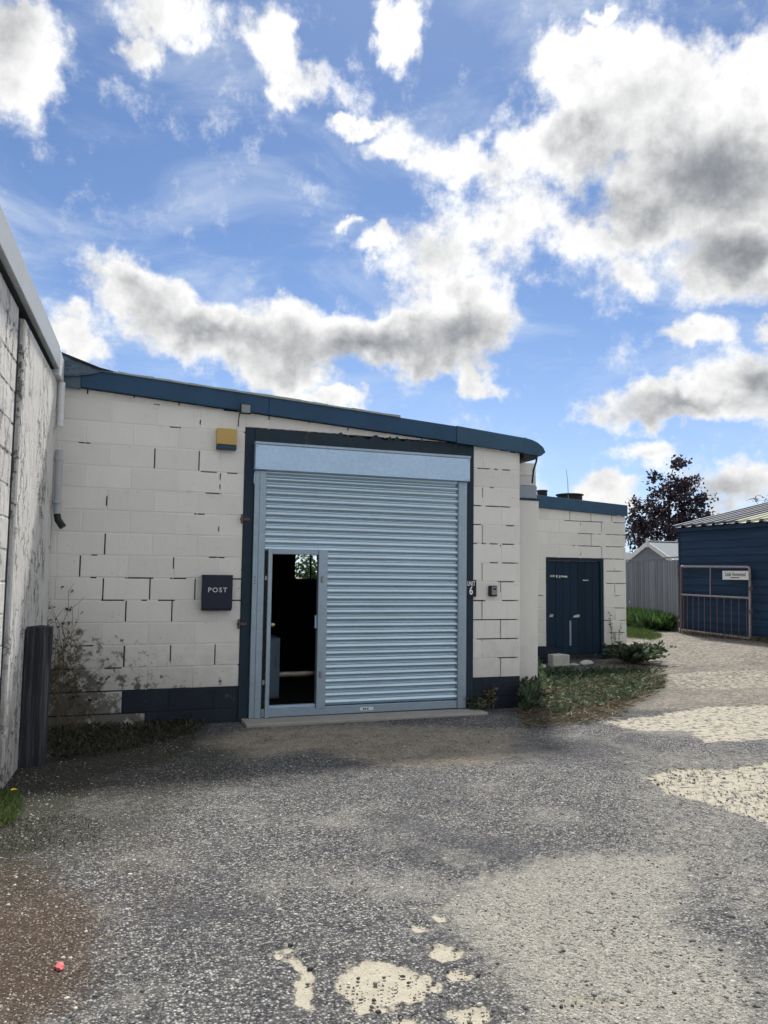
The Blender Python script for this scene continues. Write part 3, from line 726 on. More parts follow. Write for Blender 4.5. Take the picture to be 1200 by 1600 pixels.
wf.build('back_window', 'surround_navy', wb)
# old gate hinge pins left in the jamb
for (a, b) in ((383, 811), (378, 975)):
    p = on_y(a, b, WY-.03); mb = MB()
    mb.box(p.x-.05, p.x+.05, WY-.025, WY-.013, p.z-.014, p.z+.014); mb.tube([(p.x-.035, WY-.04, p.z-.05), (p.x-.035, WY-.04, p.z+.05)], .012, 8)
    mb.build('hinge_pin', 'rust', wb)
MB().poly_block([(1.40, -.06), (4.12, -.06), (4.12, .022), (1.40, .030)], 7.96, 8.36, .012).build('door_sill', 'concrete', wb)

# ------------------------------------------------------------------ roller shutter
rs = thing('roller_shutter', 'galvanised steel roller shutter with an open wicket doorway cut into it', 'shutter', (1.47, WY, .03))
SX, SZ = 1.47, .03
def S(mb, name, mat, par=rs, smooth=False):
    o = mb.build(name, mat, par, smooth); 
    if par is rs: o.location = (-SX, -WY, -SZ)
    return o
hd = MB(); hd.poly_block([(1.462, 2.655), (3.992, 2.655), (3.992, 2.925), (1.462, 2.925)], WY-.11, WY-.02, .004)
hood = S(hd, 'hood', 'galvanised_hood')
S(MB().poly_block([(1.455, 2.925), (4.0, 2.925), (4.0, 2.955), (1.455, 2.955)], WY-.118, WY-.02, .004), 'hood_lip', 'galvanised_frame')
for (x, z) in ((1.482, 2.67), (1.482, 2.90), (3.972, 2.67), (3.972, 2.90)):
    S(MB().tube([(x, WY-.114, z), (x, WY-.108, z)], .006, 8), 'rivet', 'grey_metal')
def rail(x0, x1, side):
    mb = MB(); mb.poly_block([(x0, .03), (x1, .03), (x1, 2.652), (x0, 2.652)], WY-.045, WY-.013, .004)
    o = S(mb, 'guide_rail', 'galvanised_frame')
    a, b = (x0+.055, x1-.004) if side < 0 else (x0+.004, x1-.05)
    S(MB().poly_block([(a, .031), (b, .031), (b, 2.65), (a, 2.65)], WY-.054, WY-.0465, .003), 'guide_rail', 'galvanised_frame')
rail(1.474, 1.602, -1); rail(3.872, 3.986, 1)
for z in (1.44, 1.475, 1.51): S(MB().tube([(1.50, WY-.048, z), (1.50, WY-.042, z)], .0065, 8), 'bolt_hole', 'black_plastic')
# laths
PIT = .0752; Z0 = .125; NS = 34
PROF = [(.000, .012)] + [(.003+.0635*t, .004-.0215*math.sin(math.pi*t)**.8) for t in np.linspace(0, 1, 17)] + [(.0675, .012), (.0752, .0125)]
def _ext(prof, w):
    mb = MB(); n = len(prof); mb.v = [(0, y, z) for z, y in prof] + [(w, y, z) for z, y in prof]
    for i in range(n-1): mb.f.append((i, n+i, n+i+1, i+1))
    me = mb.mesh('slat', True); me.materials.append(M['galvanised_slat']); return me
WT = 1.785
full, short = _ext(PROF, 3.878-1.60), None
short = _ext(PROF, 3.878-2.285)
for i in range(NS):
    z = Z0+PIT*i
    if z+PIT*.5 > 2.66: break
    o = obj('slat', full if z > WT-.01 else short, None, rs, ((1.60 if z > WT-.01 else 2.285)-SX, -.018+random.uniform(-.0006, .0006), z-SZ))
# bottom rail and wicket frame
S(MB().poly_block([(1.604, .034), (3.868, .034), (3.868, .122), (1.604, .122)], WY-.045, WY+.01, .005), 'bottom_rail', 'galvanised_frame')
S(MB().poly_block([(1.682, .123), (2.194, .123), (2.194, .150), (1.682, .150)], WY-.03, WY+.03, .003), 'threshold', 'galvanised_hood')
S(MB().poly_block([(2.195, .10), (2.298, .10), (2.298, 1.808), (2.195, 1.808)], WY-.058, WY+.02, .004), 'wicket_post', 'galvanised_frame')
S(MB().poly_block([(1.636, .031), (1.681, .031), (1.681, 1.815), (1.636, 1.815)], WY-.072, WY+.02, .004), 'wicket_post', 'galvanised_frame')
S(MB().poly_block([(1.682, 1.757), (2.194, 1.757), (2.194, 1.808), (1.682, 1.808)], WY-.05, WY+.02, .004), 'wicket_header', 'galvanised_frame')
S(MB().box(1.603, 1.635, WY-.02, WY+.0, .122, 1.80), 'cut_slat_edge', 'surround_navy')
clip = MB().box(0, .028, -.034, -.021, .012, .05).mesh('slat_end_clip'); clip.materials.append(M['black_plastic'])
for i in range(22): obj('slat_end_clip', clip, None, rs, (1.606-SX, 0, Z0+PIT*i-SZ))
for z in (1.50, .40):
    S(MB().poly_block([(1.606, z-.025), (1.634, z-.025), (1.634, z+.025), (1.606, z+.025)], WY-.055, WY-.036, .003), 'bolt_bracket', 'grey_metal')
for z in (1.50, .47):
    S(MB().poly_block([(2.225, z-.04), (2.250, z-.04), (2.250, z+.03), (2.225, z+.03)], WY-.075, WY-.059, .003), 'latch_plate', 'grey_metal')
S(MB().box(2.175, 2.1945, WY-.02, WY+.01, .96, 1.10), 'strike_plate', 'galvanised_hood')
kn = MB(); kn.tube([(1.682, WY+.0, 1.0), (1.70, WY-.005, 1.0)], .012, 10); kn.tube([(1.70, WY-.005, 1.0), (1.722, WY-.01, 1.0), (1.735, WY-.012, 1.0)], .026, 12, .014)
S(kn, 'door_knob', 'brass', smooth=True)
p = on_y(573, 1113, WY-.05)
pl = S(MB().box(p.x-.075, p.x+.075, WY-.0475, WY-.0455, .060, .095), 'maker_label', 'white_print')
for q in (-.045, -.022, .004): MB().box(p.x+q, p.x+q+.016, WY-.0485, WY-.0478, .068, .086).build('print_mark', 'black_plate', pl)
# inside the doorway
cq = on_y(436, 1084, 9.4); ct = on_y(436, 998, 9.4)
cb = thing('steel_cabinet', 'pale blue grey cabinet standing inside the dark doorway', 'cabinet', (cq.x, 9.4, .012))
CH = ct.z
MB().bbox(-.5, 0, 0, .45, .03, CH, .006).build('carcass', 'cabinet_blue', cb)
MB().bbox(-.495, -.005, -.02, -.002, .05, CH-.02, .004).build('door', 'cabinet_blue', cb)
MB().box(-.49, -.01, .02, .43, 0, .029).build('plinth', 'black_plastic', cb)
MB().tube([(-.06, -.04, CH*.55), (-.06, -.04, CH*.7)], .007, 6).build('handle', 'grey_metal', cb)

# ------------------------------------------------------------------ fittings on the front wall
a, b = on_y(316, 898, WY-.06), on_y(361.5, 954, WY-.06)
pb = thing('post_box', 'dark navy metal post box lettered POST on the cream block wall', 'post box', (a.x, WY, b.z))
w, h = b.x-a.x, a.z-b.z
MB().bbox(.004, w-.004, -.085, -.002, 0, h-.03, .004).build('body', 'navy_box', pb)
MB().bbox(0, w, -.105, -.087, .02, h, .005).build('flap', 'navy_box', pb)
MB().prism([(0, h-.028), (w, h-.028), (w, h+.0), (0, h+.0)], -.0865, -.001).build('lid', 'navy_box', pb)
t = obj('lettering', text_mesh('POST', .068, 1.05, .0008, 1.25), 'silver_print', pb); t.location = (w*.50, -.1062, h*.575)
a, b = on_y(727.5, 906, WY-.03), on_y(744, 932.5, WY-.03)
us = thing('unit_sign', 'black unit number plate with white lettering on the door jamb', 'sign', (a.x, WY, b.z))
w, h = b.x-a.x, a.z-b.z
MB().bbox(0, w, -.035, -.0125, 0, h, .002).build('plate', 'black_plate', us)
t = obj('lettering', text_mesh('UNIT', .074, .54, .0022, 1.14), 'white_print', us); t.location = (w*.5, -.0362, h*.77)
t = obj('lettering', text_mesh('6', .13, .72, .004), 'white_print', us); t.location = (w*.5, -.0362, h*.34)
a, b = on_y(764, 915, WY-.03), on_y(776.5, 932, WY-.03)
ks = thing('key_safe', 'small grey combination key safe on the cream wall beside the unit plate', 'key safe', (a.x, WY, b.z))
w, h = b.x-a.x, a.z-b.z
bevel(MB().box(0, w, -.045, -.003, 0, h).build('body', 'black_plastic', ks), .012, 3)
bevel(MB().box(w*.24, w*.90, -.056, -.046, h*.14, h*.90).build('cover', 'grey_metal', ks), .006, 2)
MB().box(w*.40, w*.78, -.0595, -.0565, h*.62, h*.78).build('dial_window', 'black_plastic', ks)
a, b = on_y(339, 669, WY-.05), on_y(369, 704, WY-.05)
ab = thing('alarm_box', 'weathered ochre alarm bell box with a blue base high on the wall', 'alarm box', (a.x, WY, b.z))
w, h = b.x-a.x, a.z-b.z
bevel(MB().box(0, w, -.085, -.003, h*.235, h).build('cover', 'ochre_plastic', ab), .008, 2)
mb = MB(); arc = [(0, 0), (w, 0), (w, h*.232)] + [(w*(1-t), h*(.232-.0*t)) for t in (.75, .5, .25)] + [(0, h*.232)]
mb.prism([(0, 0), (w, 0), (w, h*.23), (0, h*.23)], -.08, -.003); bevel(mb.build('base', 'blue_plastic', ab), .01, 2)
fl = thing('floodlight', 'small grey floodlight fixed under the fascia above the door corner', 'lamp', (1.335, WY-.076, 3.285))
MB().box(-.012, .012, -.05, 0, -.02, .015).build('bracket', 'black_plastic', fl)
hd_ = bevel(MB().box(-.055, .055, -.10, -.052, -.055, .05).build('housing', 'black_plastic', fl), .006, 2)
MB().box(-.046, .046, -.104, -.101, -.045, .04).build('lens', 'lamp_glass', fl)
MB().tube([(-.05, -.02, -.03), (-.055, .02, -.09), (-.05, .06, -.17)], .005, 6).build('cable', 'black_plastic', fl)

# ------------------------------------------------------------------ outbuilding
AY = 12.1
ob = thing('outbuilding', 'small set-back cream block outbuilding with a dark navy door', 'building')
ao = px_open([(760, 555, 760, 610), (900, 565, 900, 618), (1040, 580, 1040, 625), (970, 620, 970, 680), (825, 693, 905, 700), (1000, 700, 1020, 700), (1030, 700, 1105, 703), (905, 700, 905, 765), (815, 772, 955, 772), (1000, 775, 1105, 778),
    (970, 780, 970, 850), (975, 851, 1025, 851), (1040, 855, 1105, 857), (990, 928, 1075, 930), (1043, 915, 1043, 930), (760, 615, 960, 618), (1040, 625, 1105, 628)], AY, .25, 700, 660)
ao += px_open([(828, 43, 858, 43), (868, 43, 915, 46), (830, 106, 895, 106), (870, 95, 870, 106), (825, 172, 925, 175), (870, 190, 870, 222), (868, 238, 892, 238), (868, 302, 915, 303), (873, 345, 873, 366), (825, 366, 855, 366),
    (898, 366, 920, 366), (875, 430, 875, 490), (905, 430, 920, 430), (840, 430, 870, 430), (460, 226, 495, 226), (468, 320, 468, 490)], AY, .3, 700, 860)
f0, f1 = on_y(842, 793, AY), on_y(977, 807, AY)
sl_ = (f1.z-f0.z)/(f1.x-f0.x); AR = (f0.z-sl_*f0.x, sl_)
AZB = on_y(962, 1008, AY).z
A0, A1 = 5.1, f1.x
DX0, DX1 = on_y(853, 871, AY).x, on_y(943.5, 874, AY).x
DZT = AZB+7*.225
j0 = on_y(890.5, 805, AY).x; j1 = on_y(961, 950, AY).x
mort = {}
GA = -.1
block_wall(ob, A0, DX0, GA, AZB, -2, 7, (j0-.45*4, j0-.45*4-.225), 'cream_paint_clean', ao, mort, AR, AY, .03, low=0, low_mat='plinth_black')
block_wall(ob, DX1, A1, GA, AZB, -2, 7, (j1, j1-.45), 'cream_paint_clean', ao, mort, AR, AY, .05, low=0, low_mat='plinth_black', stretch=.9)
block_wall(ob, A0, A1, GA, AZB, 7, 12, (j0, j0-.225), 'cream_paint_clean', ao, mort, AR, AY, .03)
for mname, mb in mort.items(): tag(mb.build('mortar', mname, ob), kind='stuff')
def az_(x): return AR[0]+AR[1]*x
core = MB()
core.prism([(A0, GA), (DX0-.002, GA), (DX0-.002, az_(DX0)), (A0, az_(A0))], AY+.06, AY+.24)
core.prism([(DX1+.002, GA), (A1, GA), (A1, az_(A1)), (DX1+.002, az_(DX1))], AY+.06, AY+.24)
core.prism([(DX0-.0015, DZT), (DX1+.0015, DZT), (DX1+.0015, az_(DX1)), (DX0-.0015, az_(DX0))], AY+.06, AY+.24)
core.build('wall_core', 'dark_core', ob)
MB().box(A1-.2, A1-.002, AY+.245, AY+3.6, GA, az_(A1)).build('side_wall', 'cream_paint_clean', ob)
MB().poly_block([(A0, az_(A0)), (A1+.01, az_(A1+.01)), (A1+.01, az_(A1)+.205), (A0, az_(A0)+.225)], AY-.06, AY-.015, .004, True).build('fascia_board', 'fascia_slate', ob)
MB().prism([(A0, az_(A0)+.03), (A1-.01, az_(A1)+.03), (A1-.01, az_(A1)+.19), (A0, az_(A0)+.21)], AY-.014, AY+3.6).build('roof', 'felt', ob)
# door
dr = MB(); 
dgap = (DX1-DX0)
fr = MB(); fr.box(DX0, DX0+.06, AY+.02, AY+.1, .0, DZT); fr.box(DX1-.06, DX1, AY+.02, AY+.1, .0, DZT); fr.box(DX0+.06, DX1-.06, AY+.02, AY+.1, DZT-.05, DZT)
fr.build('door_frame', 'door_navy', ob)
do = MB().box(DX0+.065, DX1-.065, AY+.065, AY+.1, .16, DZT-.055).build('door', 'door_navy', ob)
nb = 7; bw = (DX1-DX0-.14)/nb
for i in range(nb):
    x = DX0+.07+bw*i; lo = .17 + (.12+.05*random.random() if i < 2 else .01*random.random())
    MB().poly_block([(x+.002, lo), (x+bw-.002, lo+random.uniform(-.01, .02)), (x+bw-.002, DZT-.06), (x+.002, DZT-.06)], AY+.045, AY+.0645, .004).build('plank', 'door_wood', do)
def scrap(px, py, wx, wz, mat='white_print', par=do, skew=0.):
    p = on_y(px, py, AY+.04); MB().prism([(p.x-wx/2, p.z-wz/2), (p.x+wx/2, p.z-wz/2), (p.x+wx/2+skew, p.z+wz/2), (p.x-wx/2+skew, p.z+wz/2)], AY+.0405, AY+.0445).build('paint_mark', mat, par)
for (a, b, c, d) in ((860, 900, .012, .04), (862.5, 900, .02, .045), (865.5, 900, .03, .035), (870, 900.5, .03, .05), (874.5, 901, .03, .045), (878, 900.5, .035, .03), (881, 900.8, .035, .03), (884.5, 901, .05, .032), (915, 906.7, .12, .018)): scrap(a, b, c, d, 'silver_print')
scrap(861, 962, .07, .05, 'grey_plastic', skew=.02); scrap(900, 963, .12, .035, 'white_plastic', skew=.03); scrap(903, 961.5, .05, .03, 'white_plastic')
MB().box(on_y(893, 985, AY).x-.02, on_y(893, 985, AY).x+.015, AY+.03, AY+.0445, on_y(893, 1009, AY).z, on_y(893, 970, AY).z).build('pale_strip', 'lead', do)
for (x0, x1, y0, y1, nm) in ((841, 856, 766, 774, 0), (875, 912, 772.5, 780, 1)):
    p, q = on_y(x0, y1, AY+.5), on_y(x1, y0, AY+.5); mb = MB(); cx = (p.x+q.x)/2; rr = (q.x-p.x)/2
    zb_ = az_(cx)+.17; zt_ = q.z+.0
    mb.lathe([(rr*.9, zb_), (rr*.9, zt_-.03), (rr, zt_-.028), (rr, zt_-.008), (rr*.85, zt_)], 20, cx, AY+.5+rr*.3); mb.build('roof_vent', 'black_felt', ob, True)
p = on_y(888, 775, AY+.4); q = on_y(884.5, 733, AY+.4)
MB().tube([(p.x, p.y, p.z-.1), (p.x-.01, p.y, (p.z+q.z)/2), (q.x, q.y, q.z)], .008, 6, .004).build('aerial', 'grey_metal', ob)
# pale block and rubble at the foot of the door
p = on_y(873, 1040, AY-.35); zg = gz(p.x, p.y)
cbk = MB().poly_block([(-.17, 0), (.16, .01), (.165, .20), (.05, .215), (-.175, .205)], -.10, .08, .015, True).build('loose_block', 'concrete_pale'); cbk.location = (p.x, p.y, zg-.005)
tag(cbk, 'chipped pale block standing against the broken foot of the navy door', 'block')
def rock(name, loc, s, mat, label=None, cat='stone', flat=.5, group=None):
    import bmesh
    bm = bmesh.new(); bmesh.ops.create_icosphere(bm, subdivisions=2, radius=1)
    for v in bm.verts: v.co *= 1+random.uniform(-.22, .22); v.co.z = max(v.co.z, -.55)
    bm.transform(Matrix.Rotation(random.uniform(0, 6), 4, 'Z') @ Matrix.Diagonal((s[0], s[1], s[2], 1)))
    me = bpy.data.meshes.new(name); bm.to_mesh(me); bm.free()
    o = obj(name, me, mat); o.location = loc; tag(o, label, cat, group); return o
for (a, b, s, lab) in ((917, 1041, (.16, .07, .055), 'long pale stone lying loose below the navy door'), (897, 1041, (.10, .06, .03), 'small pale stone beside the chipped block'), (846, 1042, (.07, .06, .05), 'white lump of rubble by the outbuilding door frame')):
    p = on_y(a, b, AY-.4); rock('rubble_stone', (p.x, p.y, gz(p.x, p.y)+s[2]*.4), s, 'concrete_pale', lab)

# ------------------------------------------------------------------ white building on the left
CX, CYY = -.535, 8.22
dirv = Vector((.058, 1, 0)).normalized(); LL = 11.0
org = Vector((CX, CYY, 0))-dirv*LL
lb = thing('boundary_building', 'rough cracked white painted block building behind the dark timber post', 'building', org, math.atan2(dirv.y, dirv.x))
HT = 3.68; mort = {}
PU = LL-2.05            # where the rendered pier starts
block_wall(lb, 4.6, PU-.10, -.1, .12, -1, 15, (.1, .325), 'white_rough_paint', [], mort, (HT-.24, 0), 0, .38)
for mname, mb in mort.items(): tag(mb.build('mortar', mname, lb), kind='stuff')
MB().box(0, LL, .06, .3, -.1, HT-.235).build('wall_core', 'dark_core', lb)
MB().poly_block([(0, -.1), (4.59, -.1), (4.59, HT-.235), (0, HT-.235)], 0, .059, .005).build('render', 'white_rough_paint', lb)
MB().poly_block([(PU, -.1), (LL, -.1), (LL, HT-.28), (PU, HT-.28)], -.03, .059, .012).build('rendered_pier', 'white_rough_paint', lb)
MB().box(PU-.085, PU-.012, .004, .05, .0, HT-.29).build('gap_shade_strip', 'plinth_black', lb)  # black strip painting in the shade of the gap beside the pier
MB().poly_block([(0, HT-.22), (LL-.35, HT-.22), (LL-.35, HT), (0, HT)], -.07, -.02, .006, True).build('fascia_board', 'grey_plastic', lb)
MB().box(0, LL-.36, -.03, .3, HT-.232, HT-.224).build('soffit', 'black_felt', lb)
MB().poly_block([(LL-.345, HT-.275), (LL, HT-.275), (LL, HT-.06), (LL-.345, HT-.03)], -.075, .2, .006, True).build('fascia_end', 'white_plastic', lb)
MB().box(0, LL-.36, -.018, .3, HT-.22, HT-.02).build('roof', 'felt', lb)
# broken white downpipe in the corner
uu = LL-.09
dp = MB(); dp.tube([(uu, -.07, HT-.29), (uu, -.07, 2.95)], .032, 12); dp.build('downpipe', 'white_plastic', lb, True)
dp = MB(); dp.tube([(uu+.0, -.075, 2.72), (uu+.01, -.08, 2.1)], .036, 12); dp.build('downpipe', 'grey_plastic', lb, True)
dp = MB(); dp.tube([(uu+.01, -.08, 2.1), (uu+.012, -.09, 2.04), (uu+.0, -.14, 1.97)], .034, 10); dp.build('pipe_shoe', 'black_plastic', lb, True)
for zc in (2.62, 2.2): MB().tube([(uu, -.075, zc), (uu, -.075, zc+.03)], .044, 12).build('pipe_clip', 'grey_plastic', lb, True)
# old sleeper post
sp = MB(); pz = 1.10
ringn = 16
for zi, zz in enumerate(np.linspace(-.1, pz, 9)):
    for k in range(ringn):
        t = 2*math.pi*k/ringn; c_, s_ = math.cos(t), math.sin(t); e = 6
        q = (abs(c_)**e+abs(s_)**e)**(-1/e); rr = .098*q*(1+.05*math.sin(k*2.7)+.03*math.sin(k*5.1+1))
        sp.v.append((c_*rr+.015*zz/pz, s_*rr*1.05, zz-(.012 if zi == 8 and k % 3 == 0 else 0)))
for zi in range(8):
    for k in range(ringn): k2 = (k+1) % ringn; sp.f.append((zi*ringn+k, zi*ringn+k2, (zi+1)*ringn+k2, (zi+1)*ringn+k))
sp.f.append(tuple(8*ringn+k for k in range(ringn)))
o = sp.build('timber_post', 'sleeper_wood', None); o.location = (-.495, 6.93, 0); bevel(o, .006, 1)
tag(o, 'weathered dark timber post standing against the white rendered pier', 'post')

# ------------------------------------------------------------------ shed, gate, fence on the right
SHX = 13.0
sy1 = on_x(1066, 990, SHX).y; sy0 = 7.0
ez = on_x(1130, 818, SHX).z; sb = gz(SHX, 13)-.03
sh = thing('timber_shed', 'navy weatherboarded shed with a ribbed metal roof beside the lane', 'shed', (SHX, sy1, 0))
nb = 15; bh = (ez-sb-.03)/nb
for i in range(nb):
    z = sb+bh*i
    mb = MB(); L_ = sy1-sy0
    pr = [(-.028, z), (-.006, z), (.0, z+bh+.02), (-.010, z+bh+.02)]
    mb.v = [(x, 0, zz) for x, zz in pr]+[(x, -L_, zz) for x, zz in pr]
    mb.f = [(0, 3, 2, 1), (4, 5, 6, 7), (0, 1, 5, 4), (1, 2, 6, 5), (2, 3, 7, 6), (3, 0, 4, 7)]
    mb.build('weatherboard', 'shed_boards', sh)
MB().box(.001, .06, -L_, 0, sb, ez-.02).build('inner_wall', 'dark_core', sh)
MB().box(-.034, .06, .002, .05, sb, ez-.02).build('corner_board', 'shed_boards', sh)
v2 = on_y(1200, 788, sy1+.1); slope = (v2.z-ez)/(v2.x-SHX)
RW = 5.5
MB().box(.061, RW-.2, .0, .045, sb, ez-.02).build('end_wall', 'shed_boards', sh)
def sheet(y0, y1, mat, z_up=0):
    mb = MB(); ys = []; y = y0
    while y < y1-.001:
        p_ = (y1-y0)/3.
        ys += [(y, 0), (y+p_*.55, 0), (y+p_*.64, .06), (y+p_*.9, .06)]; y += p_
    ys.append((y1, 0))
    n = len(ys)
    for xx in (-.16, RW):
        mb.v += [(xx, yy, ez+slope*(xx)+hh+z_up) for yy, hh in ys]
    for i in range(n-1): mb.f.append((i, i+1, n+i+1, n+i))
    o = mb.build('roof_sheet', mat, sh); o.modifiers.new('solid', 'SOLIDIFY').thickness = .006
y = .12; i = 0
while y > -L_:
    sheet(y-1.0, y+.02, 'shed_sheet_clear' if i in (2,) else 'shed_sheet', .004*(i % 2)); y -= 1.0; i += 1
MB().box(-.10, -.035, -L_, .06, ez-.13, ez-.045).build('eaves_board', 'shed_boards', sh)

gate = thing('metal_gate', 'rusty tubular metal gate folded back against the navy shed', 'gate', (SHX-.14, sy1-.05, gz(SHX-.2, 14)))
GX = SHX-.14
def gp(px, py): p = on_x(px, py, GX); return (0, p.y-(sy1-.05), p.z-gate.location.z)
tl, tr, br, bl = gp(1064.5, 885), gp(1171.5, 886), gp(1172, 998), gp(1064.5, 984)
def lerp(a, b, t): return tuple(a[i]+(b[i]-a[i])*t for i in range(3))
MB().tube([bl, tl], .03, 8).build('stile', 'rust', gate, True)
c1 = lerp(tr, tl, .035); c2 = lerp(tr, br, .045)
MB().tube([tl, c1, lerp(lerp(c1, tr, .6), lerp(c2, tr, .6), .5), c2, br], .026, 8).build('top_frame', 'rail_metal', gate, True)
ml, mr_ = gp(1064.5, 929), gp(1171.5, 934.5)
MB().tube([ml, mr_], .022, 8).build('middle_rail', 'rail_metal', gate, True)
MB().tube([bl, br], .026, 8).build('bottom_rail', 'rail_metal', gate, True)
for x in (1068.5, 1075, 1084.5, 1094, 1103.5, 1113, 1123.5, 1134, 1145, 1156, 1167):
    t = (x-1064.5)/107; MB().tube([lerp(ml, mr_, t), lerp(bl, br, t)], .010, 6).build('bar', 'rust', gate, True)
MB().tube([lerp(tl, tr, .45), lerp(ml, mr_, .45)], .012, 6).build('bar', 'rail_metal', gate, True)
for t in (.30, .62):
    p = lerp(tr, br, t); MB().tube([(p[0], p[1]-.02, p[2]-.04), (p[0], p[1]-.02, p[2]+.04)], .045, 8).build('hinge', 'rust', gate, True)
q0, q1 = on_x(1129, 905.5, GX-.04), on_x(1171, 892, GX-.04)
gs = thing('gate_sign', 'small white rectangular name sign hung on the metal gate', 'sign', (GX-.045, q0.y, q0.z))
wy, hz = q0.y-q1.y, q1.z-q0.z
MB().box(-.004, .004, -wy+.02, -.01, 0, hz).build('panel', 'white_board', gs)
MB().box(-.006, -.0045, -wy*.64, -wy*.32, hz*.17, hz*.27).build('bar_print', 'black_plate', gs)
t = obj('lettering', text_mesh('Little Homestead', .115, .72, .0008), 'black_plastic', gs); t.location = (-.0055, -wy*.5, hz*.60); t.rotation_euler = (0, 0, R(-90))

f0 = gpt(1061, 987); f1 = gpt(979, 970); fd = (f1-f0); fd.z = 0; fl_ = fd.length; fd.normalize()
fn = thing('board_fence', 'weathered grey vertical board fence beside the metal gate', 'fence', (f0.x, f0.y, gz(f0.x, f0.y)), math.atan2(fd.y, fd.x))
FL = fl_+2.6; u = 0.; FH = 1.74
bme = [MB().poly_block([(0, -.05), (.098, -.05), (.098, FH+d), (0, FH+d)], 0, .018, .003, True).mesh('board') for d in (-.012, 0., .008, -.004)]
for me in bme: me.materials.append(M['fence_wood'])
i = 0
while u < FL:
    o = obj('board', bme[random.randrange(4)], None, fn, (u, -.012 if i % 2 else .0, random.uniform(-.008, .008) + .05*u/FL)); u += .092; i += 1
MB().box(-.02, FL, -.025, .035, FH+.055, FH+.085).build('capping', 'fence_wood', fn)
for zz in (.35, 1.35): MB().box(0, FL, -.055, -.014, zz, zz+.08).build('rail', 'fence_wood', fn)
o = MB().tube([(fl_*.90, .026, .58), (fl_*.90, .034, .58)], .035, 10).build('reflector', 'white_board', fn)

# garden shed with white bargeboards beyond the fence
HX = 17.5
pa = on_x(1013, 848, HX); pl_ = on_x(981, 878, HX); pr_ = on_x(1053, 874, HX)
hs = thing('garden_house', 'grey clad garden house with white bargeboards and a pointed gable behind the fence', 'house', (HX, pa.y, 0))
yl, yr = pl_.y-pa.y, pr_.y-pa.y; hh = max(abs(yl), abs(yr)); zE = (pl_.z+pr_.z)/2; zA = pa.z
LEN = 3.2
def pane(pts, th=.06, axis=None): pass
mb = MB()
nbd = 9
z = .1; zz0 = .1
bhh = .19
while zz0 < zA-.06:
    z1 = min(zz0+bhh, zA-.05)
    hw = lambda q: (hh-.06)*min(1, max(0.01, (zA-q)/(zA-zE)))
    b0, b1 = hw(zz0), hw(z1); m2 = MB()
    m2.v = [(-.012, -b0, zz0), (-.012, b0, zz0), (0, b1, z1), (0, -b1, z1), (.05, -b0, zz0), (.05, b0, zz0), (.05, b1, z1), (.05, -b1, z1)]
    m2.f = [(0, 3, 2, 1), (4, 5, 6, 7), (0, 1, 5, 4), (1, 2, 6, 5), (2, 3, 7, 6), (3, 0, 4, 7)]
    m2.build('cladding_board', 'cladding_grey', hs); zz0 = z1
for s_ in (-1, 1):
    m2 = MB(); y0_, y1_ = 0, s_*(hh+.05); z0_ = zA+.02; z1_ = zE-.02
    m2.v = [(x, y, z) for x in (-.06, -.02) for (y, z) in ((0, z0_+.03), (y1_, z1_+.03), (y1_, z1_-.13), (0, z0_-.13))]
    m2.f = [(0, 1, 2, 3), (7, 6, 5, 4), (0, 4, 5, 1), (1, 5, 6, 2), (2, 6, 7, 3), (3, 7, 4, 0)]
    m2.build('bargeboard', 'white_board', hs)
    m2 = MB(); m2.v = [(-.03, 0, z0_+.03), (LEN, 0, z0_+.03), (LEN, y1_, z1_+.03), (-.03, y1_, z1_+.03)]; m2.f = [(0, 1, 2, 3) if s_ > 0 else (3, 2, 1, 0)]
    o = m2.build('roof', 'shingle_grey', hs); sm_ = o.modifiers.new('solid', 'SOLIDIFY'); sm_.thickness = .05
    MB().box(.05, LEN-.1, min(s_*(hh-.1), s_*(hh-.16)), max(s_*(hh-.1), s_*(hh-.16)), .1, zE-.1).build('side_wall', 'cladding_grey', hs)
MB().box(-.075, -.015, -.035, .035, zA-.16, zA+.16).build('finial', 'white_board', hs)
MB().box(-.03, LEN, -.05, .05, zA+.052, zA+.075).build('ridge_capping', 'white_board', hs)
# pale flat roofed building further off
p = at(965, 868, 36); pw_ = thing('white_roof_building', 'white roofed building just showing behind the garden house', 'building', (p.x, p.y, 0), YAW)
zt = at(985, 864, 36).z
MB().box(-2, .9, 0, 3, .0, zt-.35).build('wall', 'white_board', pw_)
MB().prism([(-2.2, zt-.35), (1.1, zt-.35), (.55, zt+.02), (-2.2, zt+.02)], -.15, 3.2).build('roof', 'pale_roof', pw_)

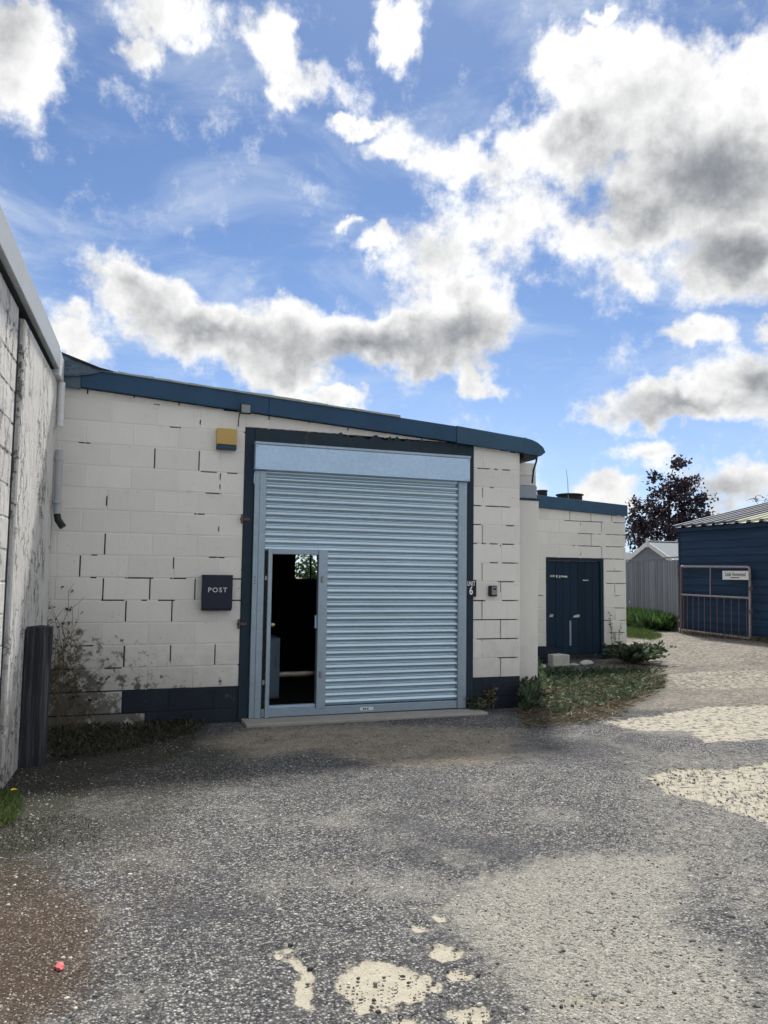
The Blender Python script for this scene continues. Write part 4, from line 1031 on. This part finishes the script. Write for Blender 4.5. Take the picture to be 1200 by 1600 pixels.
# ------------------------------------------------------------------ plants
def leaves_mesh(name, centres, tones, size, ups=None, aspect=1.7, droop=None):
    """every leaf a bent four-point blade; tones in 0..1"""
    n = len(centres); c = np.asarray(centres); 
    d = rng.normal(size=(n, 3)); d /= np.linalg.norm(d, axis=1)[:, None]
    if ups is not None: d = np.asarray(ups); d = d/np.linalg.norm(d, axis=1)[:, None]
    s = rng.normal(size=(n, 3)); s -= d*(s*d).sum(1)[:, None]; s /= np.linalg.norm(s, axis=1)[:, None]
    nn = np.cross(d, s)
    L = (size*rng.uniform(.6, 1.3, n))[:, None]; Wd = L/aspect
    v = np.stack([c, c+d*L*.5+s*Wd*.5+nn*L*.08, c+d*L, c+d*L*.5-s*Wd*.5+nn*L*.08], 1).reshape(-1, 3)
    me = bpy.data.meshes.new(name); me.vertices.add(4*n); me.vertices.foreach_set('co', v.ravel().astype(np.float32))
    me.loops.add(4*n); me.loops.foreach_set('vertex_index', np.arange(4*n, dtype=np.int32))
    me.polygons.add(n); me.polygons.foreach_set('loop_start', np.arange(0, 4*n, 4, dtype=np.int32)); me.update(calc_edges=True)
    a = me.attributes.new('tone', 'FLOAT', 'POINT'); a.data.foreach_set('value', np.repeat(np.asarray(tones), 4).astype(np.float32))
    return me

def tree(px, Z, lobes, leafmat, name, label, n_clump, leaf, per, base_px=None, twig=.018, trunk_r=.16):
    b = at(px, 900, Z); base = Vector((b.x, b.y, gz(b.x, b.y)))
    root = thing(name, label, 'tree', base)
    cs = []
    sc = Z/F_PX
    tot = sum(l[2]*l[3] for l in lobes)
    for (cx, cy, rx, ry) in lobes:
        p = at(cx, cy, Z)-base
        k = max(2, int(n_clump*rx*ry/tot))
        for _ in range(k):
            v = rng.normal(size=3); v /= np.linalg.norm(v); v *= rng.random()**.42
            cs.append(p + RTH*float(v[0])*rx*sc + UP*float(v[1])*ry*sc + FWH*float(v[2])*rx*sc*.9)
    nodes = [Vector((0, 0, 0))]
    h = max(c.z for c in cs)
    mb = MB(); tp = [(0, 0, -.1), (.03, .02, h*.25), (-.04, .03, h*.5), (.02, 0, h*.8)]
    mb.tube(tp, trunk_r, 8, trunk_r*.25); nodes = [Vector(tp[0]).lerp(Vector(tp[-1]), t) for t in np.linspace(.3, 1, 12)]
    for c in sorted(cs, key=lambda q: math.hypot(q.x, q.y)):
        near = min(nodes, key=lambda q: (q-c).length + .6*max(0, q.z-c.z))
        mid = near.lerp(c, .5)+Vector((0, 0, .06)); d = (c-near).length
        mb.tube([near, mid, c], twig*(1+.5*d), 4, twig*.45); nodes += [mid, c]
    mb.build('trunk', 'bark', root)
    cen = []; ton = []
    for c in cs:
        r_ = leaf*rng.uniform(1.3, 2.9)
        v = rng.normal(size=(per, 3)); v /= np.linalg.norm(v, axis=1)[:, None]; v *= (rng.random(per)**.5)[:, None]*r_
        v[:, 2] *= .7
        cen.append(np.array(c)+v); ton.append(np.clip(rng.normal(rng.uniform(.1, .8), .18, per), 0, 1))
    obj('crown', leaves_mesh('crown', np.concatenate(cen), np.concatenate(ton), leaf), leafmat, root)
    return root
tree(1048, 38, [(1062, 728, 12, 14), (1024, 748, 10, 10), (1057, 757, 30, 20), (1086, 752, 9, 8), (1050, 785, 44, 26), (1088, 790, 24, 22), (1012, 806, 34, 18), (1000, 835, 28, 30), (1045, 830, 55, 32), (1080, 835, 30, 22), (1112, 808, 18, 7), (995, 785, 10, 8), (1105, 775, 8, 6), (1040, 870, 60, 20)],
     'copper_leaf', 'copper_tree', 'dark copper leaved tree rising behind the garden house', 430, .20, 17)
tree(1188, 42, [(1185, 782, 16, 12), (1196, 788, 14, 14)], 'copper_leaf', 'bare_shrub', 'thin twiggy shrub top showing over the shed roof', 26, .10, 3, twig=.012, trunk_r=.06)
# shrub seen through the back window of the workshop
wb_c = on_y(488, 885, 15.2); root = thing('garden_shrub', 'leafy green shrub seen through the back window of the workshop', 'shrub', (wb_c.x, 15.2, gz(wb_c.x, 15.2)))
MB().tube([(0, 0, -.05), (.03, 0, 1.0), (0, .02, 1.7)], .04, 6, .02).build('stem', 'bark', root)
n = 2600; v = rng.normal(size=(n, 3)); v /= np.linalg.norm(v, axis=1)[:, None]; v *= (rng.random(n)**.4)[:, None]*np.array([[.8, .5, .95]]); v[:, 2] += 1.35
obj('foliage', leaves_mesh('foliage', v, rng.random(n), .09), 'green_leaf', root)

def in_poly(pts, n):
    P = [gpt(a, b) for a, b in pts]; xs = [p.x for p in P]; ys = [p.y for p in P]; out = []
    while len(out) < n:
        x, y = random.uniform(min(xs), max(xs)), random.uniform(min(ys), max(ys)); ins = False
        for i in range(len(P)):
            (ax, ay), (bx, by) = (P[i-1].x, P[i-1].y), (P[i].x, P[i].y)
            if (ay > y) != (by > y) and x < (bx-ax)*(y-ay)/(by-ay)+ax: ins = not ins
        if ins: out.append((x, y))
    return np.array(out)
def blades(name, xy, h, mat, label, cat, lean=.35, width=.14, zoff=0., kind='stuff', tone=None, flatten=0.):
    n = len(xy); z = ground_z(xy[:, 0], xy[:, 1])+zoff*rng.random(n)
    up = np.stack([rng.normal(0, lean, n), rng.normal(0, lean, n), np.full(n, 1.-flatten)+.0], 1)
    me = leaves_mesh(name, np.stack([xy[:, 0], xy[:, 1], z], 1), rng.random(n) if tone is None else tone, h, up, 1/width)
    o = obj(name, me, mat); tag(o, label, cat, None, kind); return o
# strip of nettles and grass along the fence
s = []
for t in rng.random(5200): s.append((f0.x+fd.x*(t*FL)-.0, f0.y+fd.y*(t*FL)))
s = np.array(s); nrm = np.array([-fd.y, fd.x]); s = s + nrm[None]*(.08+rng.random((len(s), 1))**1.4*.85)
blades('nettle_strip', s, .26, 'green_leaf', 'bright green nettles and long grass along the foot of the fence', 'weeds', .55, .28, .22)
s = in_poly([(978, 985), (1000, 984), (1035, 996), (1020, 1001), (978, 997)], 2600)
blades('lane_grass', s, .10, 'grass_blade', 'low olive grass verge in the lane beyond the outbuilding', 'grass', .5, .12)
s = np.stack([SHX-.05-.4*rng.random(2400)**2, sy1-.2-7*rng.random(2400)], 1)
blades('shed_foot_grass', s, .11, 'dry_leaf', 'thin dry grass along the foot of the navy shed', 'grass', .5, .12)
# strimmed weeds in front of the outbuilding
area = [(815, 1062), (850, 1048), (960, 1046), (1035, 1052), (1030, 1078), (985, 1095), (930, 1108), (880, 1120), (815, 1115)]
s = in_poly(area, 10000); kp = fbm(s[:, 0]*2.2+9, s[:, 1]*2.2+9, 71, 4)+.12*rng.normal(size=len(s)) > .50; s = s[kp]
blades('cut_weeds', s, .11, 'weed_leaf', 'strimmed green weeds strewn over the ground before the outbuilding', 'weeds', 1.0, .22, .05, flatten=.65)
s = in_poly([(812, 1066), (1000, 1052), (1045, 1062), (960, 1125), (820, 1140)], 9000)
blades('dry_clippings', s, .12, 'dry_leaf', 'brown dry clippings lying among the strimmed weeds', 'weeds', 1.0, .07, .04, flatten=.8)
s = in_poly([(812, 1060), (840, 1052), (850, 1085), (835, 1118), (812, 1112)], 2600)
blades('wall_weeds', s, .085, 'weed_leaf', 'taller leafy weeds against the black plinth corner beside the strimmed weeds', 'weeds', .9, .42, .26)
def plant(name, label, px, py, nst, h, spread, mat, leaf, cat='plant', lean=(0, 0)):
    p = gpt(px, py); root = thing(name, label, cat, (p.x, p.y, gz(p.x, p.y)))
    mb = MB(); cs = []; ups = []
    for i in range(nst):
        a = rng.random()*6.28; r_ = spread*rng.random()**.6; hh_ = h*rng.uniform(.5, 1.1)
        tip = Vector((math.cos(a)*r_+lean[0], math.sin(a)*r_+lean[1], hh_)); b0 = Vector((math.cos(a)*.05, math.sin(a)*.05, -.02))
        md = b0.lerp(tip, .5)+Vector((0, 0, hh_*.18)); mb.tube([b0, md, tip], .005, 4, .002)
        for t in np.linspace(.25, 1, 9):
            q = b0.lerp(md, t*2) if t < .5 else md.lerp(tip, t*2-1)
            for k in range(2):
                cs.append(np.array(q)); u_ = rng.normal(size=3); u_[2] = abs(u_[2])*.5; ups.append(u_)
    mb.build('stems', 'dry_stem', root)
    obj('foliage', leaves_mesh('foliage', cs, rng.random(len(cs)), leaf, np.array(ups), 1.9), mat, root)
    return root
plant('leafy_weed', 'low leafy green weed clump spreading from the far corner of the outbuilding', 985, 1036, 80, .30, .58, 'weed_leaf', .095, lean=(.1, -.1))
plant('leafy_weed', 'small green weed growing at the shutter foot under the unit plate', 745, 1112, 9, .16, .12, 'weed_leaf', .05)
plant('leafy_weed', 'pale straggly weed against the black plinth under the key safe', 765, 1108, 8, .26, .07, 'dry_leaf', .05)
plant('dry_stalk', 'thin dry stalk in front of the outbuilding corner', 962, 1030, 4, .85, .16, 'dry_leaf', .04)
plant('dry_stalk', 'straggly pale stalk against the black plinth below the post box', 318, 1120, 6, .42, .10, 'dry_leaf', .045)
# damp corner on the left
s = in_poly([(75, 1118), (330, 1122), (300, 1150), (190, 1178), (85, 1192)], 3600)
blades('corner_weeds', s, .06, 'dark_leaf', 'dark low weeds and moss in the damp wall corner', 'weeds', .8, .2, .05, flatten=.3)
root = thing('dead_climber', 'leafless dead climber on the cream wall behind the timber post', 'climber', (-.30, 8.20, 0))
mb = MB(); cs = []
for i in range(16):
    x = rng.uniform(-.14, .22); pts = [(x, .0, -.02)]
    hgt = rng.uniform(.5, 1.35)*(1-.5*max(0, x)/.22)
    for k in range(1, 9):
        x += rng.normal(0, .035); pts.append((x, rng.uniform(-.02, .07), hgt*k/8)); 
        if k > 2: cs.append(pts[-1])
    mb.tube(pts, .0055, 4, .0025)
    for k in range(3):
        q = Vector(pts[rng.integers(3, 9)]); mb.tube([q, q+Vector((rng.normal(0, .08), rng.uniform(-.06, .03), rng.uniform(.02, .12)))], .003, 4, .0015)
mb.build('stems', 'dry_stem', root)
cs = np.repeat(np.array(cs), 2, 0)+rng.normal(0, .02, (len(cs)*2, 3)); obj('leaves', leaves_mesh('leaves', cs, rng.random(len(cs))*.7, .045), 'dry_leaf', root)
# grass tuft with a dandelion at the left
s = in_poly([(-40, 1238), (28, 1240), (38, 1262), (22, 1290), (-40, 1300)], 1500)
blades('grass_tuft', s, .055, 'grass_blade', 'small green grass tuft growing in the dark gravel by the post', 'grass', .6, .12)
s = in_poly([(-40, 1290), (110, 1270), (165, 1290), (150, 1318), (-40, 1340)], 1300)
blades('moss_tuft', s, .018, 'dark_leaf', 'dark olive moss and low weeds among the gravel', 'moss', .8, .25, flatten=.3)
p = gpt(20, 1250); dn = thing('dandelion', 'yellow dandelion flower in the grass tuft beside the post', 'flower', (p.x, p.y, gz(p.x, p.y)))
MB().tube([(0, 0, -.01), (.006, 0, .035), (.004, 0, .065)], .002, 5).build('stem', 'dry_stem', dn)
mb = MB()
for k in range(26):
    a = k*2.4; r_ = .006+.018*(k/26)
    c_ = Vector((.004+math.cos(a)*r_*.2, math.sin(a)*r_*.2, .065)); e_ = Vector((.004+math.cos(a)*r_, math.sin(a)*r_, .068+.008*(1-k/26)))
    s_ = Vector((-math.sin(a), math.cos(a), 0))*.0035; b0 = len(mb.v); mb.v += [tuple(c_), tuple(e_-s_), tuple(e_+s_)]; mb.f.append((b0, b0+1, b0+2))
mb.build('petals', 'petal', dn)
p = gpt(93, 1513); rock('litter_scrap', (p.x, p.y, gz(p.x, p.y)+.006), (.026, .018, .012), 'litter_pink', 'crumpled pink scrap of litter on the brown gravel', 'litter')

# ------------------------------------------------------------------ loose gravel
def gravel():
    import bmesh
    bm = bmesh.new(); bmesh.ops.create_icosphere(bm, subdivisions=1, radius=1); bv = np.array([v.co[:] for v in bm.verts]); bf = np.array([[v.index for v in f.verts] for f in bm.faces]); bm.free()
    n = 30000
    x = rng.uniform(-.75, 5.2, n); y = 2.1+6.0*rng.random(n)**1.35
    keep = (fbm(x*1.6+5, y*1.6+5, 61, 4)+.25*rng.random(n) > .50) & ((y < 7.8)) & (x > -.62-.1*(8-y)/8)
    x, y = x[keep], y[keep]; n = len(x)
    s = .0035+.0065*rng.random(n)**3; big = rng.random(n) < .006; s[big] *= 1.8
    z = ground_z(x, y)-s*.10
    V = bv[None]*(1+rng.uniform(-.3, .3, (n, len(bv), 1)))*np.stack([s*rng.uniform(.7, 1.4, n), s*rng.uniform(.7, 1.4, n), s*rng.uniform(.4, .8, n)], 1)[:, None]
    V = V + np.stack([x, y, z], 1)[:, None]
    Fc = (bf[None]+np.arange(n)[:, None, None]*len(bv)).reshape(-1, 3)
    me = bpy.data.meshes.new('loose_gravel'); me.vertices.add(n*len(bv)); me.vertices.foreach_set('co', V.ravel().astype(np.float32))
    me.loops.add(Fc.size); me.loops.foreach_set('vertex_index', Fc.ravel().astype(np.int32)); me.polygons.add(len(Fc)); me.polygons.foreach_set('loop_start', np.arange(0, Fc.size, 3, dtype=np.int32)); me.update(calc_edges=True)
    a = me.attributes.new('tone', 'FLOAT', 'POINT'); a.data.foreach_set('value', np.repeat(rng.random(n)**2.2, len(bv)).astype(np.float32))
    m, nn = material('gravel_stone', .9)
    tn = nn.new('ShaderNodeAttribute', attribute_name='tone').outputs['Fac']
    nn.put(nn.b.inputs['Base Color'], nn.mix(tn, (.07, .07, .072), (.60, .58, .53)))
    me.materials.append(m)
    tag(obj('loose_gravel', me), 'loose pale and grey gravel scattered over the worn yard', 'gravel', None, 'stuff')
gravel()
